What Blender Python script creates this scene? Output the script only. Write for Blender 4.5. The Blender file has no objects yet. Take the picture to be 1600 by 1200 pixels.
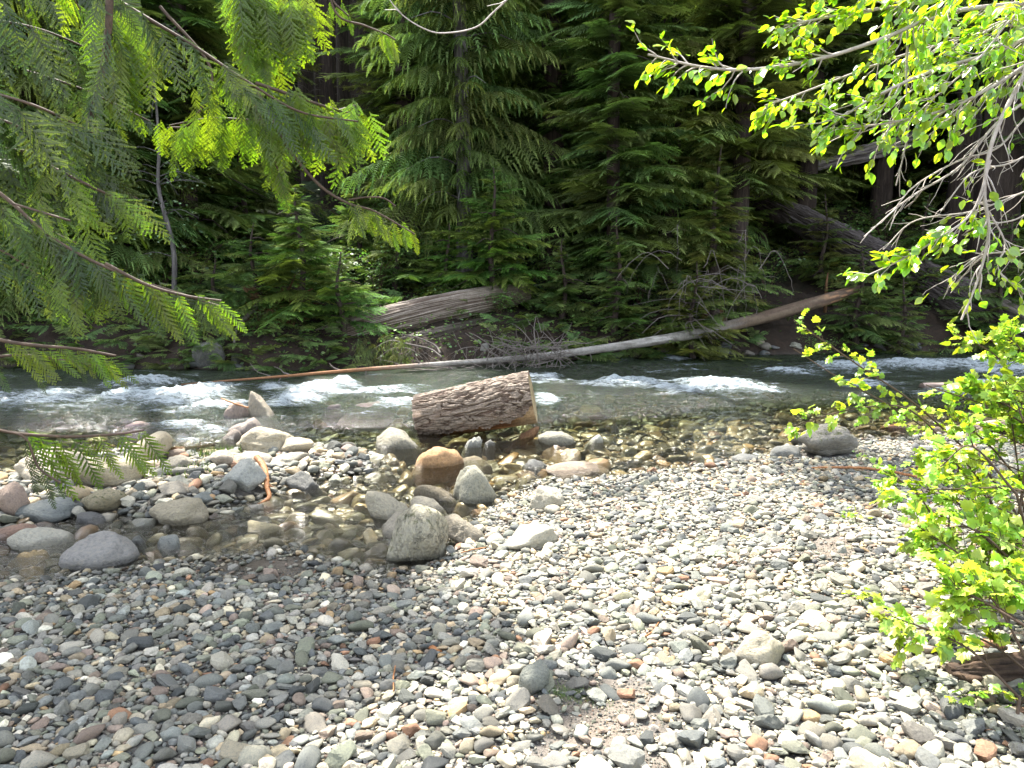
import bpy, math, random
import numpy as np
from mathutils import Vector
R = math.radians
sc = bpy.context.scene
C = sc.collection
NP = np
# ------------------------------------------------------------------ camera
CAMZ, PITCH, FOC = 1.90, R(8.0), 1209.0
CAM = np.array([0.0, 0.0, CAMZ])
FW = np.array([0, math.cos(PITCH), -math.sin(PITCH)]); UPV = np.array([0, math.sin(PITCH), math.cos(PITCH)]); RT = np.array([1.0, 0, 0])
cam = bpy.data.cameras.new('camera'); camo = bpy.data.objects.new('camera', cam); C.objects.link(camo)
camo.location = CAM; camo.rotation_euler = (math.pi/2 - PITCH, 0, 0)
cam.sensor_width = 36; cam.lens = 36*FOC/1600; cam.clip_end = 600; cam.clip_start = .05
sc.camera = camo
def ray(u, v): return FW + RT*(u-800)/FOC + UPV*(600-v)/FOC
def P(u, v, Y):                       # point seen at photo pixel (u,v) at world depth y=Y
    d = ray(u, v); return CAM + d*(Y/d[1])
def Z0(u, v, z=0.0):
    d = ray(u, v); return CAM + d*((z-CAMZ)/d[2])
def project(p):
    q = np.asarray(p) - CAM; z = q@FW
    z = np.where(np.abs(z) < 1e-6, 1e-6, z)
    return 800+FOC*(q@RT)/z, 600-FOC*(q@UPV)/z, z
# ------------------------------------------------------------------ noise
_p = np.random.default_rng(5).permutation(256); _p = np.concatenate([_p, _p, _p])
_g = np.random.default_rng(6).normal(size=(256, 3)); _g /= np.linalg.norm(_g, axis=1)[:, None]
def perlin(x, y, z=0.0):
    x, y, z = np.broadcast_arrays(np.asarray(x, float), np.asarray(y, float), np.asarray(z, float))
    xi, yi, zi = np.floor(x).astype(int), np.floor(y).astype(int), np.floor(z).astype(int)
    xf, yf, zf = x-xi, y-yi, z-zi
    f = lambda t: t*t*t*(t*(t*6-15)+10)
    u, v, w = f(xf), f(yf), f(zf); o = 0
    for dx in (0, 1):
        for dy in (0, 1):
            for dz in (0, 1):
                h = _p[_p[_p[(xi+dx) & 255]+((yi+dy) & 255)]+((zi+dz) & 255)]
                g = _g[h]
                dot = g[..., 0]*(xf-dx)+g[..., 1]*(yf-dy)+g[..., 2]*(zf-dz)
                o = o + dot*(u if dx else 1-u)*(v if dy else 1-v)*(w if dz else 1-w)
    return o*1.6
def fbm(x, y, z=0.0, oc=4, lac=2.03, gain=.5):
    a, s, o = 1, 1, 0
    for i in range(oc):
        o = o + a*perlin(np.asarray(x)*s+17.3*i, np.asarray(y)*s-9.1*i, np.asarray(z)*s+3.7*i); a *= gain; s *= lac
    return o
def sstep(a, b, x):
    t = np.clip((np.asarray(x, float)-a)/(b-a), 0, 1); return t*t*(3-2*t)
# ------------------------------------------------------------------ mesh building
class Geo:
    def __init__(s): s.v = []; s.f = []; s.a = []; s.n = 0; s.mi = []; s.sm = []
    def add(s, V, F, A=None, mi=0, sm=True):
        V = np.asarray(V, np.float32).reshape(-1, 3); F = np.asarray(F, np.int64)
        if len(V) == 0: return s
        if A is None: A = np.zeros((len(V), 4), np.float32)
        A = np.asarray(A, np.float32)
        if A.ndim == 1: A = np.tile(A, (len(V), 1))
        if A.shape[1] < 4: A = np.concatenate([A, np.zeros((len(A), 4-A.shape[1]), np.float32)], 1)
        s.v.append(V); s.f.append(F+s.n); s.a.append(A); s.mi.append(np.full(len(F), mi, np.int32)); s.sm.append(sm); s.n += len(V); return s
    def mesh(s, name, mats, smooth=True):
        me = bpy.data.meshes.new(name)
        V = np.concatenate(s.v); A = np.concatenate(s.a)
        me.vertices.add(len(V)); me.vertices.foreach_set('co', V.ravel())
        li = np.concatenate([f.ravel() for f in s.f]).astype(np.int32)
        tot = np.concatenate([np.full(len(f), f.shape[1]) for f in s.f])
        st = np.concatenate([[0], np.cumsum(tot)[:-1]]).astype(np.int32)
        me.loops.add(len(li)); me.loops.foreach_set('vertex_index', li)
        me.polygons.add(len(tot)); me.polygons.foreach_set('loop_start', st)
        for m in (mats if isinstance(mats, (list, tuple)) else [mats]): me.materials.append(m)
        me.polygons.foreach_set('material_index', np.concatenate(s.mi))
        me.polygons.foreach_set('use_smooth', np.concatenate([np.full(len(f), smooth and q) for f, q in zip(s.f, s.sm)]))
        at = me.attributes.new('dat', 'FLOAT_COLOR', 'POINT'); at.data.foreach_set('color', A.astype(np.float32).ravel())
        me.update(calc_edges=True); return me
def link(name, me, parent=None, loc=None, rotz=0, scale=None):
    o = bpy.data.objects.new(name, me); C.objects.link(o)
    if parent is not None: o.parent = parent
    if loc is not None: o.location = [float(c) for c in loc]
    if rotz: o.rotation_euler = (0, 0, rotz)
    if scale is not None: o.scale = (scale,)*3 if np.isscalar(scale) else [float(c) for c in scale]
    return o
def tag(o, label=None, cat=None, group=None, kind=None):
    if label: o['label'] = label
    if cat: o['category'] = cat
    if group: o['group'] = group
    if kind: o['kind'] = kind
    return o
def empty(name, loc, label, cat, group=None, rotz=0, scale=None):
    return tag(link(name, None, None, loc, rotz, scale), label, cat, group)
def rel(V, o): return np.asarray(V)-np.array(o.location)
def nrm(v): v = np.asarray(v, float); return v/np.maximum(np.linalg.norm(v, axis=-1, keepdims=True), 1e-9)
def spline(pts, n):                   # smooth polyline through points (catmull-rom)
    pts = np.asarray(pts, float); k = len(pts)
    if k == 2: t = np.linspace(0, 1, n)[:, None]; return pts[0]*(1-t)+pts[1]*t
    Q = np.vstack([2*pts[0]-pts[1], pts, 2*pts[-1]-pts[-2]])
    t = np.linspace(0, k-1-1e-9, n); i = t.astype(int); f = (t-i)[:, None]
    a, b, c, d = Q[i], Q[i+1], Q[i+2], Q[i+3]
    return .5*((2*b)+(-a+c)*f+(2*a-5*b+4*c-d)*f*f+(-a+3*b-3*c+d)*f**3)
def tube(g, pts, rad, n=6, A=None, cap=True, mi=0, twist=None, rfun=None):
    pts = np.asarray(pts, float); m = len(pts); rad = np.broadcast_to(rad, (m,)) if np.ndim(rad) < 2 else rad
    T = nrm(np.gradient(pts, axis=0)); ref = np.array([0, 0, 1.0]) if abs(T[0, 2]) < .9 else np.array([1.0, 0, 0])
    N = np.zeros_like(T); N[0] = nrm(np.cross(np.cross(T[0], ref), T[0]))
    for i in range(1, m): q = N[i-1]-T[i]*(N[i-1]@T[i]); N[i] = nrm(q)
    B = np.cross(T, N); th = np.arange(n)/n*2*np.pi
    r = rad[:, None]*np.ones(n)
    if rfun is not None: r = r*rfun(np.arange(m), th)
    V = pts[:, None]+r[..., None]*(np.cos(th)[None, :, None]*N[:, None]+np.sin(th)[None, :, None]*B[:, None])
    i, j = np.meshgrid(np.arange(m-1), np.arange(n), indexing='ij'); j2 = (j+1) % n
    F = np.stack([i*n+j, i*n+j2, (i+1)*n+j2, (i+1)*n+j], -1).reshape(-1, 4)
    if A is not None:
        A = np.asarray(A, float); A = np.repeat(A, n, axis=0) if A.ndim == 2 and len(A) == m else A
    V = V.reshape(-1, 3); g.add(V, F, A, mi)
    if cap:
        for e, ring in ((0, V[:n][::-1]), (m-1, V[-n:])):
            c = pts[e]; VV = np.vstack([ring, c[None]]); FF = [[k, (k+1) % n, n] for k in range(n)]
            AA = None if A is None else (A if A.ndim == 1 else np.repeat(A[e*n][None], n+1, 0)); g.add(VV, FF, AA, mi)
    return V.reshape(m, n, 3)
def rotm(ax, an):
    ax = nrm(ax); x, y, z = ax; c, s = math.cos(an), math.sin(an); k = 1-c
    return np.array([[c+x*x*k, x*y*k-z*s, x*z*k+y*s], [y*x*k+z*s, c+y*y*k, y*z*k-x*s], [z*x*k-y*s, z*y*k+x*s, c+z*z*k]])
def frame(xd, up):                    # columns: x along xd, z near up
    x = nrm(xd); z = up-(up*x).sum(-1, keepdims=True)*x; z = nrm(z); y = np.cross(z, x)
    return np.stack([x, y, z], -1)
def place(g, V, F, A, Rm, S, T, rnd=None, mi=0):   # many transformed copies of one small mesh
    V = np.asarray(V); N = len(T); S = np.asarray(S, float); S = S[:, None, None] if S.ndim == 1 else S[:, None, :]
    W = np.einsum('nij,nkj->nki', Rm, V[None]*S)+T[:, None]
    k = len(V); FF = (np.asarray(F)[None]+(np.arange(N)*k)[:, None, None]).reshape(-1, np.shape(F)[1])
    AA = np.broadcast_to(np.asarray(A)[None], (N, k, 4)).copy()
    if rnd is not None: AA[..., 1] = rnd[:, None]
    g.add(W.reshape(-1, 3), FF, AA.reshape(-1, 4), mi)
def poly_sdf(px, py, poly):           # positive inside
    poly = np.asarray(poly, float); px = np.asarray(px, float); py = np.asarray(py, float)
    d = np.full(px.shape, 1e9); ins = np.zeros(px.shape, bool); n = len(poly)
    for i in range(n):
        ax, ay = poly[i]; bx, by = poly[(i+1) % n]; ex, ey = bx-ax, by-ay
        t = np.clip(((px-ax)*ex+(py-ay)*ey)/(ex*ex+ey*ey+1e-12), 0, 1)
        d = np.minimum(d, np.hypot(px-ax-t*ex, py-ay-t*ey))
        c = ((ay > py) != (by > py)) & (px < (bx-ax)*(py-ay)/(by-ay+1e-12)+ax); ins ^= c
    return np.where(ins, d, -d)
# ------------------------------------------------------------------ terrain
WL = [(-900, 985), (-200, 930), (0, 905), (230, 888), (330, 868), (450, 858), (540, 880), (640, 897), (700, 868), (760, 800), (790, 775), (850, 752), (960, 745), (1080, 732), (1160, 716), (1235, 702), (1300, 690), (1400, 684), (1600, 684), (2300, 690)]
wl = np.array([Z0(u, v)[:2] for u, v in WL]); wl = wl[np.argsort(wl[:, 0])]
FL = [(-900, 572), (-100, 574), (0, 576), (160, 577), (300, 579), (420, 581), (560, 579), (700, 575), (850, 567), (1000, 560), (1200, 555), (1400, 552), (1600, 548), (2500, 545)]
fl = np.array([Z0(u, v)[:2] for u, v in FL]); fl = fl[np.argsort(fl[:, 0])]
BAR = np.array([Z0(u, v)[:2] for u, v in [(130, 722), (200, 700), (330, 715), (420, 700), (560, 702), (600, 718), (560, 742), (470, 752), (430, 770), (330, 800), (260, 808), (180, 800), (60, 812), (-100, 830), (-500, 850), (-500, 760), (0, 745)]])
def ywl(x): return np.interp(x, wl[:, 0], wl[:, 1])
def yfl(x): return np.interp(x, fl[:, 0], fl[:, 1])+.25*np.sin(np.asarray(x)*1.7)*.6
def H(x, y):
    x = np.asarray(x, float); y = np.asarray(y, float)
    d = ywl(x)-y+.10*fbm(x*1.3, y*1.3, 2, 2)
    beach = .36*(1-np.exp(-np.maximum(d, 0)/4.0))
    bed = -.42*(1-np.exp(np.minimum(d, 0)/4.5))-.035*(1-np.exp(np.minimum(d, 0)/.12))
    z = beach+bed
    s = poly_sdf(x, y, BAR); z = z+(.075-z)*sstep(-.55, .35, s)*(d < 2)
    b = y-yfl(x)+.25*fbm(x*.8, y*.8, 8, 2)
    right = sstep(5, 11, x)
    bank = -.3+.8*(1-np.exp(-np.maximum(b, 0)/.55))+(.27+.16*right)*np.maximum(b-.4, 0)+.55*np.maximum(y-46, 0)
    k = sstep(-.6, .5, b); z = z*(1-k)+bank*k
    n = fbm(x*.35, y*.35, 1, 4)*.35*sstep(.5, 4, b)+fbm(x*2.2, y*2.2, 4, 3)*.12*sstep(0, .6, b)
    m = .022*fbm(x*1.6, y*1.6, 9, 3)
    back = np.maximum(-y-3, 0)*.12
    return z+n+m+back*.6
def G(u, v, dz=0):
    d = ray(u, v); t = np.linspace(1.2, 120, 6000)
    p = CAM+d*t[:, None]; h = H(p[:, 0], p[:, 1])+dz; i = np.argmax(p[:, 2] < h)
    return p[i]
# ------------------------------------------------------------------ sun
SUN_AZ, SUN_EL = R(-28), R(58)        # ahead of the camera and to the left
SD = np.array([math.sin(SUN_AZ)*math.cos(SUN_EL), math.cos(SUN_AZ)*math.cos(SUN_EL), math.sin(SUN_EL)])
def land(p, z=.15): p = np.asarray(p, float); return p-SD*((p[..., 2:3]-z)/SD[2])
def px_poly(L): return np.array([G(u, v)[:2] for u, v in L])
SUNNY = [
 np.vstack([px_poly([(700, 905), (745, 850), (775, 800), (900, 782), (1050, 800), (1180, 825), (1300, 858), (1380, 850), (1450, 800), (1600, 780)]), [[5.6, 4.9], [5.5, -2.5], [-.2, -2.5], [-.2, 2.2]], px_poly([(980, 1190), (990, 1090), (900, 1010), (820, 960), (740, 940)])]),
 np.vstack([px_poly([(470, 1200), (500, 1135), (590, 1075), (700, 1060), (800, 1075), (860, 1120), (850, 1200)]), [[-.15, 2.2], [-.15, -1], [-1.3, -1], [-1.2, 2.2]]]),
 px_poly([(930, 650), (1080, 630), (1300, 640), (1330, 668), (1200, 690), (1000, 700)]),
]
HALF = [px_poly([(100, 700), (200, 670), (350, 640), (470, 660), (560, 700), (560, 740), (430, 780), (250, 800), (150, 790)]),
        px_poly([(440, 770), (560, 760), (600, 860), (480, 850)])]
def sunny(p):                          # 1 where the ground should be in full sun
    q = land(p); s = np.full(q.shape[:-1], -9.0)
    for S in SUNNY: s = np.maximum(s, poly_sdf(q[..., 0], q[..., 1], S))
    w = .10*fbm(q[..., 0]*3, q[..., 1]*3, 3, 2)
    return s+w
def halfsun(p):
    q = land(p); s = np.full(q.shape[:-1], -9.0)
    for S in HALF: s = np.maximum(s, poly_sdf(q[..., 0], q[..., 1], S))
    return s
EXPOSURE = 2.5
# ------------------------------------------------------------------ materials
class NT:
    def __init__(s, name):
        s.m = bpy.data.materials.new(name); s.m.use_nodes = True; s.t = s.m.node_tree; s.t.nodes.clear()
        s.out = s.t.nodes.new('ShaderNodeOutputMaterial')
    def n(s, ty, **k):
        o = s.t.nodes.new('ShaderNode'+ty)
        for a, b in k.items():
            if a == 'i':
                for kk, vv in b.items(): s.set(o, kk, vv)
            else: setattr(o, a, b)
        return o
    def set(s, o, k, v):
        i = o.inputs[k]
        if hasattr(v, 'links') or isinstance(v, bpy.types.NodeSocket): s.t.links.new(v, i)
        elif isinstance(v, tuple) and len(v) == 3 and len(i.default_value) == 4: i.default_value = (*v, 1)
        else: i.default_value = v
    def mix(s, f, a, b, mode='MIX'):
        o = s.n('Mix', data_type='RGBA', blend_type=mode); s.set(o, 0, f); s.set(o, 6, a); s.set(o, 7, b); return o.outputs[2]
    def math(s, op, a, b=None, c=None, cl=False):
        o = s.n('Math', operation=op, use_clamp=cl); s.set(o, 0, a)
        if b is not None: s.set(o, 1, b)
        if c is not None: s.set(o, 2, c)
        return o.outputs[0]
    def mr(s, v, a, b, c=0., d=1.):
        o = s.n('MapRange', interpolation_type='SMOOTHSTEP'); s.set(o, 0, v); s.set(o, 1, a); s.set(o, 2, b); s.set(o, 3, c); s.set(o, 4, d); return o.outputs[0]
    def noise(s, vec, sc, det=4, rough=.55, col=False, dist=0.):
        o = s.n('TexNoise'); s.set(o, 'Vector', vec); s.set(o, 'Scale', sc); s.set(o, 'Detail', det); s.set(o, 'Roughness', rough); s.set(o, 'Distortion', dist)
        return o.outputs[1 if col else 0]
    def ramp(s, v, stops):
        o = s.n('ValToRGB'); s.set(o, 0, v); e = o.color_ramp.elements
        while len(e) < len(stops): e.new(.5)
        for k, (p, c) in enumerate(stops): e[k].position = p; e[k].color = (*c, 1)
        return o.outputs[0]
    def bump(s, h, st, d=.01):
        o = s.n('Bump'); s.set(o, 'Height', h); s.set(o, 'Strength', st); s.set(o, 'Distance', d); return o.outputs[0]
    def pbr(s, col, rough, nor=None, spec=.5):
        o = s.n('BsdfPrincipled'); s.set(o, 'Base Color', col); s.set(o, 'Roughness', rough); s.set(o, 'Specular IOR Level', spec)
        if nor is not None: s.set(o, 'Normal', nor)
        return o.outputs[0]
    def done(s, sh): s.t.links.new(sh, s.out.inputs[0]); return s.m
    def dat(s):
        a = s.n('Attribute', attribute_name='dat'); q = s.n('SeparateColor'); s.set(q, 0, a.outputs['Color'])
        return a.outputs['Color'], q.outputs[0], q.outputs[1], q.outputs[2], a.outputs['Alpha']
def posz(t): g = t.n('NewGeometry'); x = t.n('SeparateXYZ'); t.set(x, 0, g.outputs['Position']); return g.outputs['Position'], x.outputs[2]
def stone_mat(name, src, moss=0., lichen=0., speck=.35, scale=1.):
    t = NT(name); pos, z = posz(t)
    if src == 'obj': col = t.n('ObjectInfo').outputs['Color']; tc = t.n('TexCoord').outputs['Object']
    else: col = t.dat()[0]; tc = pos
    n1 = t.noise(tc, 9*scale, 5, .6); n2 = t.noise(tc, 90*scale, 3, .7); n3 = t.noise(tc, 28*scale, 4, .6, dist=.6)
    c = t.mix(1., col, t.ramp(n1, [(.25, (.62, .62, .64)), (.5, (1, 1, 1)), (.8, (1.25, 1.18, 1.05))]), 'MULTIPLY')
    c = t.mix(speck, c, t.ramp(n2, [(.32, (.25, .25, .26)), (.5, (1, 1, 1)), (.72, (1.7, 1.7, 1.65))]), 'MULTIPLY')
    if lichen: c = t.mix(t.mr(n3, .56, .66, 0., lichen), c, (.50, .50, .44))
    if moss:
        nn = t.n('NewGeometry'); xs = t.n('SeparateXYZ'); t.set(xs, 0, nn.outputs['Normal'])
        mm = t.math('MULTIPLY', t.mr(t.noise(tc, 5*scale, 6, .7), .52, .62), t.mr(xs.outputs[2], -.1, .5, 0., moss))
        c = t.mix(mm, c, t.ramp(t.noise(tc, 60, 3), [(.3, (.028, .04, .008)), (.7, (.11, .12, .03))]))
    wn = t.noise(pos, 6, 3)
    wz = t.math('ADD', z, t.math('MULTIPLY', t.math('SUBTRACT', wn, .5), -.05))
    wet = t.mr(wz, .018, .062, 1., 0.)
    c = t.mix(t.math('MULTIPLY', wet, .68), c, t.mix(1., c, (.30, .30, .28), 'MULTIPLY'))
    # algae tint under water, standing in too for light lost with depth
    al = t.mr(z, -.25, -.02, .5, 0.)
    c = t.mix(al, c, t.mix(1., c, (.80, .76, .52), 'MULTIPLY'))
    h = t.math('ADD', t.math('MULTIPLY', n3, .8), t.math('MULTIPLY', n2, .25))
    if name == 'boulder_cracked':
        v = t.n('TexVoronoi', feature='DISTANCE_TO_EDGE'); t.set(v, 'Scale', 2.6); t.set(v, 'Vector', t.mix(.45, tc, t.noise(tc, 6, 4, .6, True)))
        cr = t.mr(v.outputs[0], .0, .05, 0., 1.); h = t.math('ADD', h, t.math('MULTIPLY', cr, 1.1)); c = t.mix(t.math('MULTIPLY', t.mr(v.outputs[0], 0., .022, .85, 0.), t.mr(t.noise(tc, 2., 3), .42, .55)), c, (.06, .055, .04))
    if src == 'obj' and name != 'river_stone': h = t.math('ADD', h, t.math('MULTIPLY', n1, 1.6)); return t.done(t.pbr(c, t.mr(wet, 0., 1., .85, .3), t.bump(h, .8, .03), .35))
    return t.done(t.pbr(c, t.mr(wet, 0., 1., .82, .32), t.bump(h, .55, .012/scale), .4))
M = {}
M['pebble'] = stone_mat('pebble_stone', 'attr', speck=.38)
M['stone'] = stone_mat('river_stone', 'obj', speck=.45)
M['granite'] = stone_mat('granite', 'obj', lichen=.25, speck=.4)
M['mossy'] = stone_mat('mossy_rock', 'obj', moss=.95, lichen=.3, speck=.4)
M['cracked'] = stone_mat('boulder_cracked', 'obj', moss=.75, lichen=.4, speck=.3)
M['smooth'] = stone_mat('smooth_stone', 'obj', speck=.3)
def ground_mat():
    t = NT('ground'); pos, z = posz(t); _, sand, forest, cover, _ = t.dat()
    n1 = t.noise(pos, 3, 5); n2 = t.noise(pos, 45, 4, .7); n3 = t.noise(pos, 220, 2, .7)
    grit = t.ramp(n3, [(.3, (.02, .018, .016)), (.5, (.06, .055, .048)), (.62, (.11, .10, .09)), (.8, (.24, .22, .20))])
    v = t.n('TexVoronoi'); t.set(v, 'Scale', 38.); t.set(v, 'Vector', pos)
    vc = t.n('SeparateColor'); t.set(vc, 0, v.outputs['Color'])
    peb = t.ramp(vc.outputs[0], [(0, (.04, .04, .04)), (.3, (.09, .09, .09)), (.6, (.13, .12, .10)), (.85, (.18, .155, .12)), (1, (.28, .26, .23))])
    c = t.mix(t.mr(n1, .4, .6, .25, .6), grit, peb)
    c = t.mix(sand, c, t.ramp(n3, [(.3, (.05, .04, .032)), (.55, (.15, .125, .10)), (.8, (.28, .245, .205))]))
    wet = t.mr(z, .0, .07, 1., 0.)
    c = t.mix(wet, c, t.mix(1., c, (.45, .42, .34), 'MULTIPLY'))
    soil = t.ramp(t.noise(pos, 7, 7, .68), [(.3, (.008, .006, .005)), (.5, (.022, .016, .011)), (.68, (.05, .032, .02)), (.85, (.03, .032, .015))])
    litter = t.ramp(n2, [(.35, (.01, .007, .005)), (.55, (.035, .022, .014)), (.75, (.10, .06, .038))])
    soil = t.mix(.45, soil, litter)
    green = t.ramp(t.noise(pos, 2.5, 7, .7), [(.3, (.008, .014, .006)), (.55, (.025, .045, .014)), (.8, (.06, .10, .025))])
    soil = t.mix(cover, soil, green)
    c = t.mix(forest, c, soil)
    h = t.math('ADD', t.math('MULTIPLY', n2, .6), t.math('MULTIPLY', v.outputs['Distance'], -.5))
    return t.done(t.pbr(c, t.mr(wet, 0., 1., .95, .5), t.bump(h, .6, .02), .3))
M['ground'] = ground_mat()
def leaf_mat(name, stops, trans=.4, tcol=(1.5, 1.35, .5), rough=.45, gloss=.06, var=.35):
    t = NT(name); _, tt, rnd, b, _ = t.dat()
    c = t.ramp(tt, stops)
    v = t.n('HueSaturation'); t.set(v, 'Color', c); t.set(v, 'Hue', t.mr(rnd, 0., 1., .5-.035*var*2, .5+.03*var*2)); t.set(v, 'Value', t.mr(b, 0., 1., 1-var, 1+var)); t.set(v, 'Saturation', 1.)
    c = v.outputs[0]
    d = t.n('BsdfDiffuse'); t.set(d, 'Color', c)
    tr = t.n('BsdfTranslucent'); t.set(tr, 'Color', t.mix(1., c, tcol, 'MULTIPLY'))
    m = t.n('MixShader'); t.set(m, 0, trans); t.set(m, 1, d.outputs[0]); t.set(m, 2, tr.outputs[0])
    g = t.n('BsdfGlossy'); t.set(g, 'Roughness', rough); t.set(g, 'Color', (.8, .85, .8))
    m2 = t.n('MixShader'); t.set(m2, 0, gloss); t.set(m2, 1, m.outputs[0]); t.set(m2, 2, g.outputs[0])
    return t.done(m2.outputs[0])
M['cedar_lit'] = leaf_mat('cedar_fronds_lit', [(0, (.08, .10, .015)), (.5, (.12, .17, .018)), (.9, (.17, .23, .025)), (1, (.22, .21, .03))], .55, (1.55, 1.9, .45), .4, .03)  # brighter copy: sunlight on the fronds put into the colour
M['cedar_shaded'] = leaf_mat('cedar_fronds_shaded', [(0, (.03, .038, .014)), (.6, (.055, .09, .026)), (1, (.09, .15, .035))], .42, (1.6, 1.6, .5), .4, .03)  # darker copy of the frond colour, with the shade painted in
M['hemlock'] = leaf_mat('hemlock_needles', [(0, (.055, .08, .028)), (.5, (.16, .235, .07)), (1, (.35, .49, .14))], .35, (1.15, 1.3, .6), .6, .015, .5)
M['cedar_far'] = leaf_mat('cedar_sprays', [(0, (.045, .065, .022)), (.5, (.15, .22, .06)), (1, (.35, .50, .14))], .35, (1.2, 1.3, .6), .6, .015, .5)
M['olive_far'] = leaf_mat('olive_sprays', [(0, (.05, .062, .02)), (.5, (.18, .225, .06)), (1, (.38, .47, .13))], .35, (1.2, 1.3, .6), .6, .015, .5)
M['fresh_far'] = leaf_mat('fresh_needles', [(0, (.04, .07, .018)), (.45, (.14, .23, .045)), (1, (.36, .54, .10))], .35, (1.2, 1.3, .6), .6, .015, .5)
M['understory'] = leaf_mat('understory_leaves', [(0, (.05, .09, .025)), (1, (.15, .26, .06))], .35, (1.2, 1.3, .5), .4, .05, .5)
M['pale_leaf'] = leaf_mat('pale_leaves', [(0, (.10, .17, .08)), (1, (.22, .33, .16))], .3, (1.2, 1.3, .6), .4, .06, .4)
M['alder'] = leaf_mat('alder_leaves', [(0, (.17, .30, .02)), (1, (.27, .46, .028))], .6, (1.6, 1.5, .25), .3, .07, .42)
M['maple'] = leaf_mat('shrub_leaves', [(0, (.19, .32, .035)), (1, (.30, .46, .06))], .45, (1.5, 1.35, .35), .4, .04, .42)
M['moss'] = leaf_mat('moss', [(0, (.05, .09, .015)), (1, (.12, .19, .03))], .2)
def wood_mat(name, stops, sc=(1, 1, 1), rough=.85, moss=0., bump=.7, scale=12):
    t = NT(name); _, u, v, w, al = t.dat(); tc = t.n('TexCoord').outputs['Object']
    mp = t.n('Mapping'); t.set(mp, 0, tc); t.set(mp, 'Scale', sc)
    n = t.noise(mp.outputs[0], scale, 6, .65, dist=.4); n2 = t.noise(mp.outputs[0], scale*6, 4, .65)
    c = t.ramp(t.math('ADD', t.math('MULTIPLY', n, .7), t.math('MULTIPLY', n2, .3)), stops)
    if moss: c = t.mix(t.mr(t.noise(tc, 3., 5, .7), .5, .62, 0., moss), c, (.05, .065, .018))
    return t.done(t.pbr(c, rough, t.bump(n, bump, .03), .3))
M['trunk_dark'] = wood_mat('bark_dark', [(.3, (.012, .009, .007)), (.5, (.045, .032, .025)), (.7, (.10, .075, .06))], (1, 1, .12), scale=14)
M['trunk_grey'] = wood_mat('bark_grey', [(.3, (.03, .026, .024)), (.5, (.10, .09, .085)), (.7, (.22, .20, .19))], (1, 1, .15), scale=14)
M['twig_pale'] = wood_mat('twig_pale', [(.3, (.22, .18, .15)), (.6, (.42, .37, .32)), (.8, (.60, .56, .50))], rough=.6, bump=.2, scale=30)
M['twig_brown'] = wood_mat('twig_brown', [(.3, (.03, .02, .013)), (.6, (.09, .058, .036)), (.8, (.19, .13, .08))], rough=.7, bump=.2, scale=30)
M['twig_dead'] = wood_mat('twig_dead', [(.3, (.08, .065, .055)), (.6, (.18, .155, .135)), (.8, (.32, .29, .26))], rough=.8, bump=.2, scale=30)
M['wood_orange'] = wood_mat('bare_wood_orange', [(.3, (.14, .05, .02)), (.55, (.36, .16, .06)), (.8, (.52, .30, .15))], (1, 1, 1), rough=.55, scale=20)
M['wood_rot'] = wood_mat('rotten_wood', [(.3, (.03, .016, .008)), (.5, (.11, .055, .025)), (.75, (.26, .14, .065))], (1, 1, .3), scale=14, moss=.3)
M['wood_grey'] = wood_mat('drift_wood', [(.3, (.10, .075, .06)), (.55, (.24, .19, .16)), (.8, (.42, .37, .32))], (.15, 1, 1), scale=22)
def attr_wood(name, rough=.8):        # colour from vertex data (bark, bare wood, lichen patches, lightened bark tops)
    t = NT(name); col = t.dat()[0]; tc = t.n('TexCoord').outputs['Object']
    n = t.noise(tc, 45, 5, .7); n2 = t.noise(tc, 9, 4, .6); wz = posz(t)[1]; col = t.mix(t.mr(t.math('ADD', wz, t.math('MULTIPLY', n2, -.05)), .01, .05, .65, 0.), col, (.03, .022, .016))
    c = t.mix(1., col, t.ramp(n, [(.25, (.5, .48, .46)), (.5, (1, 1, 1)), (.78, (1.45, 1.42, 1.38))]), 'MULTIPLY')
    c = t.mix(.6, c, t.mix(1., c, t.ramp(n2, [(.3, (.65, .6, .55)), (.7, (1.25, 1.2, 1.2))]), 'MULTIPLY'))
    return t.done(t.pbr(c, rough, t.bump(n, .5, .008), .3))
M['attr_wood'] = attr_wood('log_surface')
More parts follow.
